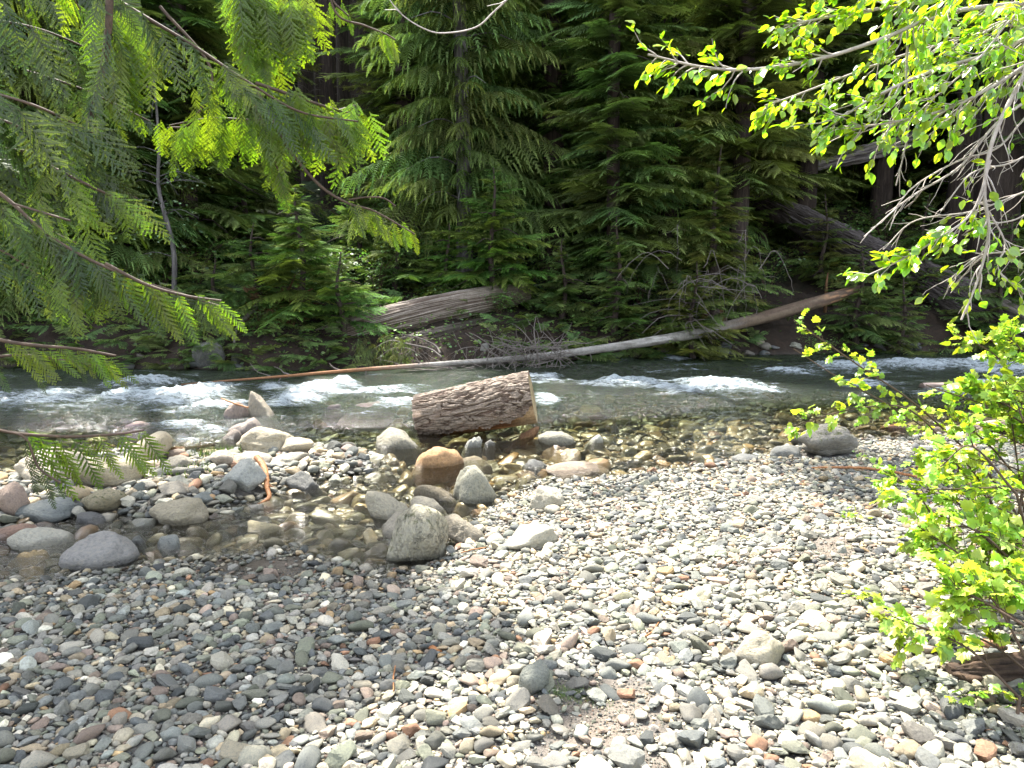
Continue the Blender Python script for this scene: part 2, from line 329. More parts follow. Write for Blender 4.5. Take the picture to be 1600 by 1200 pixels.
def water_mat():
    t = NT('river_water'); _, foam, depth, turb, _ = t.dat(); pos, z = posz(t)
    mp = t.n('Mapping'); t.set(mp, 0, pos); t.set(mp, 'Scale', (1., 1.7, 1.))
    n1 = t.noise(mp.outputs[0], 5., 4, .55, dist=.8); n2 = t.noise(mp.outputs[0], 17., 4, .6, dist=.6); n3 = t.noise(mp.outputs[0], 60, 3, .6)
    st = t.mr(turb, 0., 1., .25, 1.)
    h = t.math('ADD', t.math('MULTIPLY', n1, .50), t.math('ADD', t.math('MULTIPLY', n2, .42), t.math('MULTIPLY', n3, .12)))
    b = t.n('Bump'); t.set(b, 'Height', h); t.set(b, 'Strength', st); t.set(b, 'Distance', .10)
    fr = t.n('Fresnel'); t.set(fr, 'IOR', 1.33); t.set(fr, 'Normal', b.outputs[0])
    gl = t.n('BsdfGlossy'); t.set(gl, 'Roughness', .09); t.set(gl, 'Normal', b.outputs[0]); t.set(gl, 'Color', (1, 1, 1))
    tint = t.ramp(depth, [(0, (.95, .95, .91)), (.25, (.84, .85, .72)), (.6, (.56, .63, .45)), (1, (.27, .36, .24))])
    tr = t.n('BsdfTransparent'); t.set(tr, 'Color', tint)
    df = t.n('BsdfDiffuse'); t.set(df, 'Color', (.045, .068, .035)); t.set(df, 'Normal', b.outputs[0])
    body = t.n('MixShader'); t.set(body, 0, t.mr(depth, .3, 1., 0., .28)); t.set(body, 1, tr.outputs[0]); t.set(body, 2, df.outputs[0])
    w = t.n('MixShader'); t.set(w, 0, fr.outputs[0]); t.set(w, 1, body.outputs[0]); t.set(w, 2, gl.outputs[0])
    mp2 = t.n('Mapping'); t.set(mp2, 0, pos); t.set(mp2, 'Scale', (.4, 1.9, 1.))
    fn = t.noise(mp2.outputs[0], 9., 7, .72, dist=.9); fn2 = t.noise(mp2.outputs[0], 55., 5, .8, dist=.4)
    fm = t.math('ADD', t.math('MULTIPLY', fn, .55), t.math('MULTIPLY', fn2, .45))
    fk = t.mr(t.math('ADD', foam, t.math('MULTIPLY', t.math('SUBTRACT', fm, .5), 3.4)), .36, 1.10)
    fd = t.n('BsdfDiffuse'); t.set(fd, 'Color', (.52, .58, .61)); t.set(fd, 'Normal', b.outputs[0])
    ft = t.n('BsdfTranslucent'); t.set(ft, 'Color', (.5, .57, .60))
    fx = t.n('MixShader'); t.set(fx, 0, .3); t.set(fx, 1, fd.outputs[0]); t.set(fx, 2, ft.outputs[0])
    o = t.n('MixShader'); t.set(o, 0, t.math('MULTIPLY', fk, .93)); t.set(o, 1, w.outputs[0]); t.set(o, 2, fx.outputs[0])
    return t.done(o.outputs[0])
M['water'] = water_mat()
# ------------------------------------------------------------------ ground and water
def grid(xs, ys):
    X, Y = np.meshgrid(xs, ys); nx, ny = len(xs), len(ys)
    i, j = np.meshgrid(np.arange(ny-1), np.arange(nx-1), indexing='ij')
    F = np.stack([i*nx+j, i*nx+j+1, (i+1)*nx+j+1, (i+1)*nx+j], -1).reshape(-1, 4); return X.ravel(), Y.ravel(), F
def axis(a, b, st, lo, hi, g=1.12):
    core = list(np.arange(a, b+1e-6, st)); s = st; x = core[-1]
    while x < hi: s *= g; x += s; core.append(x)
    s = st; x = core[0]; pre = []
    while x > lo: s *= g; x -= s; pre.append(x)
    return np.array(pre[::-1]+core)
gx, gy, F = grid(axis(-13, 15, .07, -160, 160), axis(1.5, 22, .07, -60, 190))
gz = H(gx, gy)
sandp = [px_poly([(880, 1075), (960, 1060), (1040, 1090), (1030, 1200), (830, 1200), (870, 1130)]), px_poly([(1250, 845), (1340, 835), (1360, 870), (1300, 885), (1260, 870)]), px_poly([(330, 880), (470, 870), (500, 900), (400, 920)])]
sand = np.zeros_like(gx)
for q in sandp: sand = np.maximum(sand, sstep(-.15, .15, poly_sdf(gx, gy, q)+.12*fbm(gx*4, gy*4, 1, 3)))
b = gy-yfl(gx)
A = np.stack([sand, np.maximum(sstep(-.5, .5, b), sstep(4.2, 5.2, gx-.25*gy)*(gy < 9)), sstep(1.5, 5, b)*sstep(-.3, .5, fbm(gx*.5, gy*.5, 5, 3)+.35*(1-2*sstep(.5, 5, gx)*(gy < 32))), np.zeros_like(gx)], 1)
ground = link('ground', Geo().add(np.stack([gx, gy, gz], 1), F, A).mesh('ground', M['ground'])); tag(ground, kind='structure')
# foam and standing waves: (photo px centre, px half width, px half height, strength, wave height)
FOAM = [(70, 622, 90, 15, .75, .05), (190, 622, 70, 14, .8, .08), (290, 622, 75, 16, 1.0, .13), (230, 600, 60, 8, .8, .10), (120, 637, 90, 7, .5, .04), (330, 636, 40, 10, .9, .05),
        (345, 605, 50, 6, .6, .05), (455, 625, 42, 15, 1., .09), (500, 610, 60, 9, .85, .09), (535, 603, 30, 8, 1., .1), (600, 612, 70, 10, .7, .05), (620, 632, 55, 8, .75, .04), (430, 604, 40, 5, .5, .04), (560, 648, 70, 4, .4, .02),
        (270, 668, 60, 9, .7, .05), (330, 672, 40, 7, .8, .03), (290, 690, 40, 6, .6, .02),
        (845, 592, 30, 8, 1., .06), (850, 625, 26, 9, .95, .05), (900, 600, 60, 6, .55, .05), (980, 601, 75, 7, .85, .09), (1040, 608, 40, 4, .6, .05), (1130, 607, 82, 11, 1., .13), (1080, 600, 50, 6, .6, .06), (1180, 612, 40, 6, .9, .06),
        (1060, 580, 60, 4, .4, .03), (1240, 582, 50, 6, .75, .06), (1330, 575, 80, 8, .8, .08), (1430, 572, 80, 9, .9, .09), (1520, 570, 80, 8, .8, .08), (1360, 600, 60, 6, .6, .05), (1500, 612, 80, 6, .6, .03), (1600, 580, 90, 9, .8, .06),
        (1050, 560, 30, 3, .5, .03), (980, 562, 30, 2.5, .4, .02), (1570, 600, 60, 6, .7, .05), (-60, 625, 90, 14, .8, .06), (-200, 620, 120, 14, .8, .06), (1750, 585, 120, 9, .8, .06), (1350, 695, 1, 1, 0, 0)]
FW_ = []
for (u, v, hu, hv, s, a) in FOAM:
    c = Z0(u, v); D = c[1]; ax = 1.15*hu*D/FOC; t0 = Z0(u, v-hv)[1]; t1 = Z0(u, v+hv)[1]; FW_.append((c[0], c[1], ax, max((t0-t1)/2*1.15, .15), min(1, s*1.08), a))
def water_fields(x, y):
    wx = x+.25*fbm(x*.9, y*.9, 31, 2); wy = y+.22*fbm(x*1.1, y*1.1, 37, 2)
    foam = np.zeros_like(x); up = np.zeros_like(x)
    for (cx, cy, ax, ay, s, a) in FW_:
        q = ((wx-cx)/ax)**2+((wy-cy)/ay)**2
        m = (q < 6); e = np.exp(-q[m]*1.1)
        foam[m] = np.maximum(foam[m], s*e); up[m] = np.maximum(up[m], a*np.exp(-q[m]*1.6))
    return foam, up
wx_, wy_, WF = grid(axis(-12.5, 14.5, .045, -150, 150), axis(4.2, 20.6, .035, 3.2, 24, 1.2))
foam, up = water_fields(wx_, wy_)
hb = H(wx_, wy_); dep = np.clip(-hb, 0, 1)
fast = sstep(.14, .32, dep)*sstep(8.8, 11.0, wy_)
turb = np.clip(.18+.55*fast+foam, 0, 1)
rp = fbm(wx_*1.6, wy_*3.2, 11, 4)*.030+fbm(wx_*5, wy_*8, 13, 3)*.010
rid = (1-np.abs(perlin(wx_*3.0, wy_*5.0, 21)))**3
wz_ = rp*(.12+1.0*fast)+up*(.6+.9*rid)+foam*fbm(wx_*7, wy_*9, 23, 3)*.035+foam*(np.abs(fbm(wx_*14, wy_*16, 25, 2)))*.03
wz_ = wz_*sstep(0, .10, dep+.02)+.004
fo2 = np.clip(foam*(.75+.5*rid)+.45*fast*sstep(.15, .75, fbm(wx_*.9, wy_*3.6, 41, 4)), 0, 1)
A = np.stack([fo2, np.clip(dep*1.9*sstep(8.4, 12, wy_)+dep*.9, 0, 1), turb, np.zeros_like(turb)], 1)
river = link('river', Geo().add(np.stack([wx_, wy_, wz_], 1), WF, A).mesh('river', M['water'])); tag(river, kind='structure')
# ------------------------------------------------------------------ stones
def ico(n):
    import bmesh
    bm = bmesh.new(); bmesh.ops.create_icosphere(bm, subdivisions=n, radius=1)
    V = np.array([v.co[:] for v in bm.verts]); Fc = np.array([[v.index for v in f.verts] for f in bm.faces]); bm.free(); return V, Fc
ICO = {n: ico(n) for n in (1, 2, 3, 4, 5)}
def stone(seed, lvl=3, cuts=9, sharp=10., rough=.06, asp=(1, .8, .6)):
    r = np.random.default_rng(seed); V, Fc = ICO[lvl]
    n = nrm(r.normal(size=(cuts, 3))); d = r.uniform(.5, .82, cuts)
    n = np.vstack([n, -n+r.normal(size=n.shape)*.2]); n = nrm(n); d = np.concatenate([d, r.uniform(.5, .85, cuts)])
    q = np.maximum(V@n.T, 1e-3)/d; q = np.concatenate([q, np.full((len(V), 1), 1/1.2)], 1)
    rr = 1/((q**sharp).sum(1))**(1/sharp)
    rr = rr*(1+rough*fbm(V[:, 0]*1.7+seed, V[:, 1]*1.7, V[:, 2]*1.7, 3))
    W = V*rr[:, None]; W = W/np.abs(W).max(0); return W*np.array(asp), Fc
PAL = [((.165, .18, .185), 'blue-grey', 22), ((.215, .22, .215), 'grey', 26), ((.19, .205, .175), 'greenish grey', 14), ((.32, .315, .29), 'pale grey', 16), ((.085, .095, .105), 'dark slate', 9),
       ((.33, .28, .21), 'tan', 9), ((.44, .41, .34), 'cream', 8), ((.52, .51, .48), 'whitish', 4), ((.22, .13, .09), 'rust brown', 1.6), ((.24, .195, .175), 'brownish grey', 8), ((.34, .25, .15), 'ochre', 2)]
pw = np.array([p[2] for p in PAL], float); pw /= pw.sum()
PROTO = []
rg = np.random.default_rng(11)
for k in range(22):
    sh = k % 3; asp = [(1, .74, .50), (1, .66, .32), (1, .80, .62)][sh]
    cuts = 3+k % 4; sharp = [9, 40, 70, 14][k % 4]
    PROTO.append([stone(100+k, l, cuts, sharp, .08, asp) for l in (1, 2, 3)]+[['rounded', 'flat', 'blocky'][sh] if k % 4 != 2 else 'angular'])
# boulders: u, v of the foot, width px, height px, colour, material, label, options
BOULD = [
 (650, 884, 96, 102, (.38, .36, .29), 'cracked', 'tall cracked pale boulder streaked with moss at the edge of the gravel', dict(s=241, sharp=6, asp=.9, cuts=3, rough=.09, taper=.0, peak=-.03)),
 (606, 815, 78, 50, (.40, .37, .30), 'granite', 'pale rough boulder just behind and left of the tall cracked boulder', dict(s=4, rough=.13)),
 (622, 842, 62, 42, (.36, .33, .28), 'granite', 'small pale stone wedged between the tall cracked boulder and the one behind it', dict(s=5)),
 (722, 852, 66, 46, (.27, .245, .20), 'granite', 'brownish low boulder leaning against the right side of the tall cracked boulder', dict(s=6)),
 (672, 806, 78, 28, (.36, .335, .28), 'granite', 'flat pale slab behind the tall cracked boulder', dict(s=7, sharp=8)),
 (740, 788, 74, 64, (.30, .30, .25), 'granite', 'smooth grey-green boulder with a peaked top at the water edge behind the cracked boulder', dict(s=8, sharp=6, peak=-.35, taper=.45, cuts=5)),
 (684, 786, 78, 34, (.20, .175, .13), 'smooth', 'half submerged brown boulder left of the peaked grey-green one', dict(s=9, sharp=5)),
 (682, 733, 84, 43, (.50, .30, .15), 'smooth', 'orange-tan rounded boulder with a dimple standing in the water before the cut log', dict(s=10, sharp=3.5, peak=-.05, cuts=4, taper=.3, rough=.12)),
 (735, 703, 36, 27, (.27, .28, .27), 'granite', 'small grey stone under the cut log, right of the orange boulder', dict(s=311, sharp=5, taper=-.1, rough=.2)),
 (764, 699, 20, 12, (.24, .25, .245), 'granite', 'tiny grey stone touching the one under the cut log', dict(s=312, sharp=5, taper=-.1)),
 (620, 703, 78, 38, (.29, .28, .235), 'smooth', 'smooth grey-green boulder in the water left of the orange boulder', dict(s=13, sharp=5, cuts=5)),
 (746, 724, 56, 15, (.45, .38, .26), 'smooth', 'flat cream stone awash just right of the orange boulder', dict(s=14)),
 (872, 697, 62, 28, (.27, .265, .225), 'smooth', 'grey smooth stone right of the bark slab leaning on the cut log', dict(s=15, sharp=6)),
 (929, 694, 30, 17, (.62, .64, .60), 'smooth', 'small bright white stone standing alone in the shallow water', dict(s=16, sharp=5)),
 (906, 745, 105, 24, (.33, .265, .215), 'smooth', 'wide flat pinkish slab awash in the shallows above the gravel point', dict(s=17, sharp=7)),
 (836, 733, 40, 16, (.22, .24, .25), 'smooth', 'blue-grey stone awash between the orange boulder and the pinkish slab', dict(s=117, sharp=7)),
 (856, 797, 56, 38, (.43, .41, .35), 'granite', 'pale flat-topped rock at the tip of the gravel beside the water', dict(s=18, sharp=14)),
 (1302, 716, 102, 56, (.25, .24, .22), 'mossy', 'large dark grey boulder with moss patches at the right shore', dict(s=19, sharp=9, rough=.22, peak=.1)),
 (1258, 696, 40, 24, (.19, .19, .18), 'granite', 'small angular grey rock against the left of the mossy dark boulder', dict(s=20, sharp=14)),
 (1232, 716, 46, 20, (.26, .28, .28), 'smooth', 'low blue-grey rock at the waterline in front of the mossy dark boulder', dict(s=21, sharp=7)),
 (1165, 722, 44, 13, (.25, .27, .28), 'smooth', 'low blue-grey stone lying along the waterline of the gravel', dict(s=22)),
 (372, 770, 72, 56, (.36, .40, .40), 'granite', 'angular blue-white block standing on the gravel bar beside an orange stick', dict(s=23, sharp=24, cuts=5, peak=.1, rough=.05)),
 (410, 656, 62, 47, (.33, .30, .25), 'smooth', 'wedge-shaped pale boulder pointing up out of the rapids', dict(s=24, sharp=12, peak=-.5, taper=.55, cuts=4)),
 (368, 656, 44, 28, (.31, .25, .225), 'smooth', 'pinkish wet boulder left of the wedge-shaped one in the rapids', dict(s=25, sharp=6)),
 (384, 680, 62, 30, (.30, .26, .245), 'smooth', 'pinkish grey sloping boulder in front of the wedge-shaped one', dict(s=26, sharp=7)),
 (354, 690, 46, 20, (.26, .22, .20), 'smooth', 'low pinkish rock half awash left of the pinkish grey sloping boulder', dict(s=27, sharp=7)),
 (404, 710, 86, 44, (.40, .36, .28), 'granite', 'broad creamy boulder at the upper end of the gravel bar', dict(s=28, sharp=9, peak=.15)),
 (455, 710, 62, 26, (.42, .37, .28), 'granite', 'creamy rounded rock right of the broad creamy boulder', dict(s=29, sharp=9)),
 (347, 730, 48, 27, (.40, .35, .30), 'granite', 'creamy pinkish rock, left one of a touching pair on the gravel bar', dict(s=30, sharp=7)),
 (386, 728, 62, 25, (.42, .38, .33), 'granite', 'creamy rock, right one of a touching pair behind the angular block', dict(s=31, sharp=7)),
 (440, 730, 62, 22, (.40, .38, .33), 'granite', 'pale low rock between the angular block and the broad creamy boulder', dict(s=32)),
 (214, 724, 78, 50, (.43, .38, .29), 'granite', 'large beige boulder by the rapids behind the hanging cedar sprays', dict(s=33, sharp=7, peak=.1)),
 (270, 738, 48, 26, (.32, .30, .26), 'granite', 'weathered grey-beige rock with grass tufts right of the large beige boulder', dict(s=133, sharp=9, rough=.14)),
 (62, 758, 112, 58, (.40, .36, .30), 'granite', 'big pale boulder behind the cedar sprays near the left edge', dict(s=34, sharp=6)),
 (150, 765, 110, 52, (.42, .37, .27), 'granite', 'big creamy boulder right of the pale one behind the cedar sprays', dict(s=35, sharp=7)),
 (8, 806, 54, 52, (.38, .29, .25), 'granite', 'pinkish boulder cut by the left edge of the picture', dict(s=36, sharp=6)),
 (60, 818, 92, 36, (.20, .255, .28), 'smooth', 'flat blue-grey wet boulder on the left shore', dict(s=37, sharp=10)),
 (142, 804, 84, 42, (.34, .30, .20), 'mossy', 'tan boulder with mossy cracks right of the flat blue-grey one', dict(s=38, sharp=6, rough=.1, peak=.15)),
 (134, 824, 60, 24, (.15, .16, .18), 'smooth', 'dark grey flat stone in front of the tan mossy boulder', dict(s=39, sharp=9)),
 (266, 824, 98, 46, (.37, .33, .25), 'granite', 'wide beige boulder with a cleft, lying in the channel below the gravel bar', dict(s=40, sharp=6, rough=.16)),
 (52, 862, 98, 38, (.50, .49, .44), 'smooth', 'whitish flat boulder in the left shallows', dict(s=41, sharp=8)),
 (18, 846, 80, 28, (.33, .21, .165), 'smooth', 'low reddish boulder behind the whitish flat one in the left shallows', dict(s=42, sharp=7)),
 (140, 892, 116, 58, (.33, .325, .33), 'smooth', 'lilac-grey sloping boulder standing in the left shallows', dict(s=43, sharp=12, peak=.3, cuts=5)),
 (258, 862, 40, 28, (.26, .31, .32), 'smooth', 'bluish faceted stone in the shallows right of the lilac-grey boulder', dict(s=44, sharp=16)),
 (213, 853, 28, 17, (.24, .28, .30), 'smooth', 'small bluish stone between the lilac-grey boulder and the bluish faceted stone', dict(s=45, sharp=14)),
 (410, 838, 62, 26, (.43, .38, .25), 'smooth', 'flat yellowish stone in the sunlit channel', dict(s=46, sharp=10)),
 (472, 768, 56, 32, (.17, .18, .18), 'granite', 'dark grey block on the right of the gravel bar', dict(s=47, sharp=14)),
 (425, 858, 36, 20, (.38, .34, .24), 'smooth', 'small yellowish stone in front of the flat yellowish one', dict(s=147, sharp=10)),
 (263, 777, 60, 22, (.23, .22, .20), 'smooth', 'flat brown-grey slab in the middle of the gravel bar', dict(s=48, sharp=14)),
 (214, 772, 26, 20, (.24, .29, .28), 'smooth', 'small greenish grey stone left of the flat brown-grey slab', dict(s=49, sharp=12)),
 (308, 790, 40, 22, (.26, .32, .33), 'smooth', 'bluish stone between the gravel bar slab and the cleft beige boulder', dict(s=50, sharp=14)),
 (565, 641, 84, 17, (.15, .125, .095), 'smooth', 'long low brown rock with water pouring over it in mid river', dict(s=51, sharp=6)),
 (518, 640, 36, 9, (.15, .125, .095), 'smooth', 'low brown rock left of the long one in mid river', dict(s=52, sharp=6)),
 (215, 668, 60, 13, (.29, .22, .18), 'smooth', 'pinkish rock awash at the edge of the left rapids', dict(s=53, sharp=6)),
 (1195, 1044, 88, 60, (.47, .43, .34), 'granite', 'broad pale triangular slab lying on the sunlit gravel', dict(s=54, sharp=12, taper=.35, cuts=5)),
 (832, 862, 84, 40, (.56, .54, .47), 'smooth', 'long flat whitish slab in the sunlit gravel right of the boulder cluster', dict(s=55, sharp=14)),
 (833, 1086, 52, 60, (.27, .29, .27), 'granite', 'upright greenish grey stone beside a tuft of moss', dict(s=56, sharp=11)),
 (320, 575, 62, 46, (.11, .115, .115), 'mossy', 'big dark boulder on the far bank with pale blotches', dict(s=57, sharp=8)),
 (368, 576, 26, 24, (.08, .08, .08), 'mossy', 'dark rock right of the big dark boulder on the far bank', dict(s=58, sharp=8)),
 (1246, 545, 28, 11, (.34, .34, .30), 'mossy', 'pale flat rock on the right part of the far bank', dict(s=59, sharp=8)),
 (1190, 544, 16, 16, (.26, .22, .17), 'granite', 'small brown rock on the far bank left of the pale flat one', dict(s=60, sharp=8)),
 (755, 548, 18, 12, (.24, .24, .23), 'granite', 'small grey rock on the far bank behind the twig tangle', dict(s=61, sharp=8)),
 (225, 738, 1, 1, None, None, None, None),
]
def GW(u, v):
    d = ray(u, v); t = np.linspace(1.2, 60, 6000); p = CAM+d*t[:, None]; h = np.maximum(H(p[:, 0], p[:, 1]), -.012); return p[np.argmax(p[:, 2] < h)]
TAKEN = []                             # world discs already occupied
def boulder_mesh(o, name, mat):
    s = o['s']; V, Fc = stone(s*7+1, 4, o.get('cuts', 7), o.get('sharp', 8), o.get('rough', .09), (1, 1, 1))
    pk, tp = o.get('peak', 0), o.get('taper', .12)
    h = (V[:, 2]+1)/2; k = 1-tp*h; V = V.copy(); V[:, 0] = V[:, 0]*k+pk*h**1.5; V[:, 1] *= k
    V[:, :2] -= (V[:, :2].max(0)+V[:, :2].min(0))/2; V[:, 0] /= np.abs(V[:, 0]).max(); V[:, 1] /= np.abs(V[:, 1]).max()
    fine = .045*fbm(V[:, 0]*3+s, V[:, 1]*3, V[:, 2]*3, 4)+.018*fbm(V[:, 0]*9, V[:, 1]*9+s, V[:, 2]*9, 2); V = V+nrm(V)*fine[:, None]
    return Geo().add(V, Fc).mesh(name, mat)
for (u, v, w, h, col, mt, lab, o) in BOULD:
    if o is None: continue
    fp = GW(u, v); D = (fp-CAM)@FW; wm, hm = w*D/FOC/2, h*D/FOC/math.cos(PITCH)
    dm = wm*o.get('asp', .85); cosel = abs(fp[2]-CAMZ)/np.linalg.norm(fp-CAM)
    hh = max(hm-dm*.7*cosel, hm*.42)       # part of the seen height is the receding top
    sink = .22*hh+.02+max(0., -float(H(fp[0], fp[1]+dm*.8)))
    c = np.array([fp[0], fp[1]+dm*.8, fp[2]+(hh-sink)/2])
    ob = link('boulder', boulder_mesh(o, 'boulder', M[mt]), None, c, 0, (wm, dm, (hh+sink)/2))
    gy_ = sum(col)/3; sat_ = .45 if col[2] > col[0] else .9; col = [(gy_+(c_-gy_)*sat_)*(1.02 if mt in ('granite', 'cracked') else .9)*w_ for c_, w_ in zip(col, (1.04, 1., .90))]; ob.color = (*col, 1); tag(ob, lab, 'boulder' if w > 45 else 'stone'); TAKEN.append((c[0], c[1], wm*.85, dm*.85))
TK = np.array(TAKEN)
# scatter by dart throwing, large first
def scatter(rng, n_try, radf, region, dens=None, keep=.70):
    cell = .12; H_ = {}; out = []
    for (x, y, r) in zip(*region(rng, n_try, radf)):
        cx, cy = int(x/cell), int(y/cell); ok = True
        k = int((r+(.14 if x < 0 and y > 5 else .075))/cell)+1
        for a in range(cx-k, cx+k+1):
            for b_ in range(cy-k, cy+k+1):
                for (qx, qy, qr) in H_.get((a, b_), ()):
                    if (qx-x)**2+(qy-y)**2 < ((qr+r)*keep)**2: ok = False; break
                if not ok: break
            if not ok: break
        if ok: H_.setdefault((cx, cy), []).append((x, y, r)); out.append((x, y, r))
    return np.array(out)
def region_dry(rng, n, radf):
    y = rng.uniform(1.3**.5, 10.5**.5, n)**2; x = rng.uniform(-1, 1, n)*(y*.78+1.2)
    r = radf(rng, n, y); m = ((y < ywl(x)+.15) | ((poly_sdf(x, y, BAR) > -.25))) & (x < 2.3+.72*y)
    x, y, r = x[m], y[m], r[m]; r = r*np.where((y > 5.3) & (x < -.5), 1.75, 1.); o = np.argsort(-r); return x[o], y[o], r[o]
def region_wet(rng, n, radf):
    y = rng.uniform(4.3, 14.5, n); x = rng.uniform(-1, 1, n)*(y*.70+.6)
    r = radf(rng, n, y); m = (y > ywl(x)-.05) & (poly_sdf(x, y, BAR) < .1)
    x, y, r = x[m], y[m], r[m]; o = np.argsort(-r); return x[o], y[o], r[o]
def rad_dry(rng, n, y):
    r = np.exp(rng.normal(math.log(.0113), .52, n)); r = np.clip(r, .0055, .058)
    return np.maximum(r, .0024*y)
def rad_wet(rng, n, y):
    r = np.exp(rng.normal(math.log(.030), .6, n)); return np.clip(np.maximum(r, .0036*y), .012, .16)
def away(P_, pad=1.):
    q = (((P_[:, None, 0]-TK[None, :, 0])/(TK[None, :, 2]))**2+((P_[:, None, 1]-TK[None, :, 1])/(TK[None, :, 3]))**2).min(1); return q > pad
def sandy(P_):
    s = np.zeros(len(P_))
    for q in sandp: s = np.maximum(s, sstep(-.1, .15, poly_sdf(P_[:, 0], P_[:, 1], q)))
    return s
rng = np.random.default_rng(77)
dry = scatter(rng, 400000, rad_dry, region_dry); dry = dry[away(dry)]
sd = sandy(dry); dry = dry[(rng.uniform(size=len(dry)) > sd*.8) | (dry[:, 2] < .010)]
wet = scatter(rng, 80000, rad_wet, region_wet, keep=.66); wet = wet[away(wet, .7)]; wdep = np.maximum(-H(wet[:, 0], wet[:, 1]), 0); wet[:, 2] = np.minimum(wet[:, 2], np.maximum(.016, wdep*1.45)); print('stones', len(dry), len(wet))
def stone_attrs(rng, Pn):
    n = len(Pn); pi = rng.choice(len(PAL), n, p=pw); col = np.array([p[0] for p in PAL])[pi]
    col = col*np.exp(rng.normal(-.16, .31, (n, 1)))*np.exp(rng.normal(0, .012, (n, 3)))*np.array([1.05, .985, .83])
    pr = rng.integers(0, len(PROTO), n); yaw = rng.uniform(0, 6.283, n); tl = rng.normal(0, .22, (n, 2))
    return pi, col, pr, yaw, tl
def rot_many(yaw, tl):
    c, s = np.cos(yaw), np.sin(yaw); z = np.zeros_like(c); o = np.ones_like(c)
    Rz = np.stack([np.stack([c, -s, z], -1), np.stack([s, c, z], -1), np.stack([z, z, o], -1)], -2)
    a, b_ = tl[:, 0], tl[:, 1]; ca, sa, cb, sb = np.cos(a), np.sin(a), np.cos(b_), np.sin(b_)
    Rx = np.stack([np.stack([o, z, z], -1), np.stack([z, ca, -sa], -1), np.stack([z, sa, ca], -1)], -2)
    Ry = np.stack([np.stack([cb, z, sb], -1), np.stack([z, o, z], -1), np.stack([-sb, z, cb], -1)], -2)
    return Rx@Ry@Rz
def bulk(name, Pn, at, lvl_far=5.0, sinkf=.20, dz=None):
    pi, col, pr, yaw, tl = at; g = Geo(); Rm = rot_many(yaw, tl); hz = H(Pn[:, 0], Pn[:, 1])
    for k, pt in enumerate(PROTO):
        for lv in (0, 1, 2):
            px = Pn[:, 2]*FOC/np.maximum(Pn[:, 1], 1)
            m = (pr == k) & ((px <= 6.5) if lv == 0 else ((px > 6.5) & (px <= 11)) if lv == 1 else (px > 11))
            if not m.any(): continue
            V, Fc = pt[lv]; T = np.stack([Pn[m, 0], Pn[m, 1], hz[m]+Pn[m, 2]*np.abs(V[:, 2]).max()*(1-2*sinkf)*1.15+(0 if dz is None else dz[m])], 1)
            A = np.zeros((m.sum(), len(V), 4)); A[..., :3] = col[m][:, None]; A[..., 3] = 1
            W = np.einsum('nij,nkj->nki', Rm[m], V[None]*(Pn[m, 2]*1.15)[:, None, None])+T[:, None]
            FF = (Fc[None]+(np.arange(m.sum())*len(V))[:, None, None]).reshape(-1, 3)
            g.add(W.reshape(-1, 3), FF, A.reshape(-1, 4), sm=(k % 4 not in (1, 2)))
    return tag(link(name, g.mesh(name, M['pebble'])), kind='stuff')
at = stone_attrs(rng, dry)
# piles: stones higher where they rest on others
up_ = .012*np.clip(fbm(dry[:, 0]*6, dry[:, 1]*6, 50, 2), 0, 1)
pu, pv, pz = project(np.stack([dry[:, 0], dry[:, 1], H(dry[:, 0], dry[:, 1])], 1))
score = dry[:, 2]/pz*((pu > -10) & (pu < 1610) & (pv > 600) & (pv < 1205))*(1-.6*((pu > 1400) & (pv > 700)))
order = np.argsort(-score); big = np.zeros(len(dry), bool); big[order[:236]] = True
sub = lambda t, m: tuple(q[m] for q in t)
tag(bulk('gravel', dry[~big], sub(at, ~big), dz=up_[~big]), 'small mixed grey and tan river gravel covering the shore', 'gravel')
grit_rng = np.random.default_rng(3)
gx2 = grit_rng.uniform(size=60000); gy2 = 1.6+3.2*gx2**.8; gx1 = grit_rng.uniform(-1, 1, 60000)*(gy2*.70+.4); gr = grit_rng.uniform(.003, .0075, 60000)
gp = np.stack([gx1, gy2, gr], 1); gp = gp[(gp[:, 1] < ywl(gp[:, 0])-.05) & away(gp)]
def grit():
    at2 = stone_attrs(grit_rng, gp); g = Geo(); V0, F0 = ICO[1][0], ICO[1][1]
    oct_ = np.array([[1, 0, 0], [-1, 0, 0], [0, .8, 0], [0, -.8, 0], [0, 0, .6], [0, 0, -.6]]); of = np.array([[0, 2, 4], [2, 1, 4], [1, 3, 4], [3, 0, 4], [2, 0, 5], [1, 2, 5], [3, 1, 5], [0, 3, 5]])
    Rm = rot_many(at2[3], at2[4]); T = np.stack([gp[:, 0], gp[:, 1], H(gp[:, 0], gp[:, 1])+gp[:, 2]*.4], 1)
    W = np.einsum('nij,nkj->nki', Rm, oct_[None]*gp[:, 2][:, None, None])+T[:, None]
    A = np.ones((len(gp), 6, 4)); A[..., :3] = at2[1][:, None]*.6
    g.add(W.reshape(-1, 3), (of[None]+(np.arange(len(gp))*6)[:, None, None]).reshape(-1, 3), A.reshape(-1, 4))
    return g.mesh('grit', M['pebble'], False)
tag(link('grit', grit()), 'fine grey-brown grit between the larger stones', 'grit', kind='stuff')
atw = stone_attrs(rng, wet); atw[1][:] = atw[1]*np.array([1.15, 1.02, .78])
tag(bulk('streambed_pebbles', wet, atw, sinkf=.30), 'rounded yellowish and grey pebbles on the stream bed under the clear water', 'pebbles', kind='stuff')
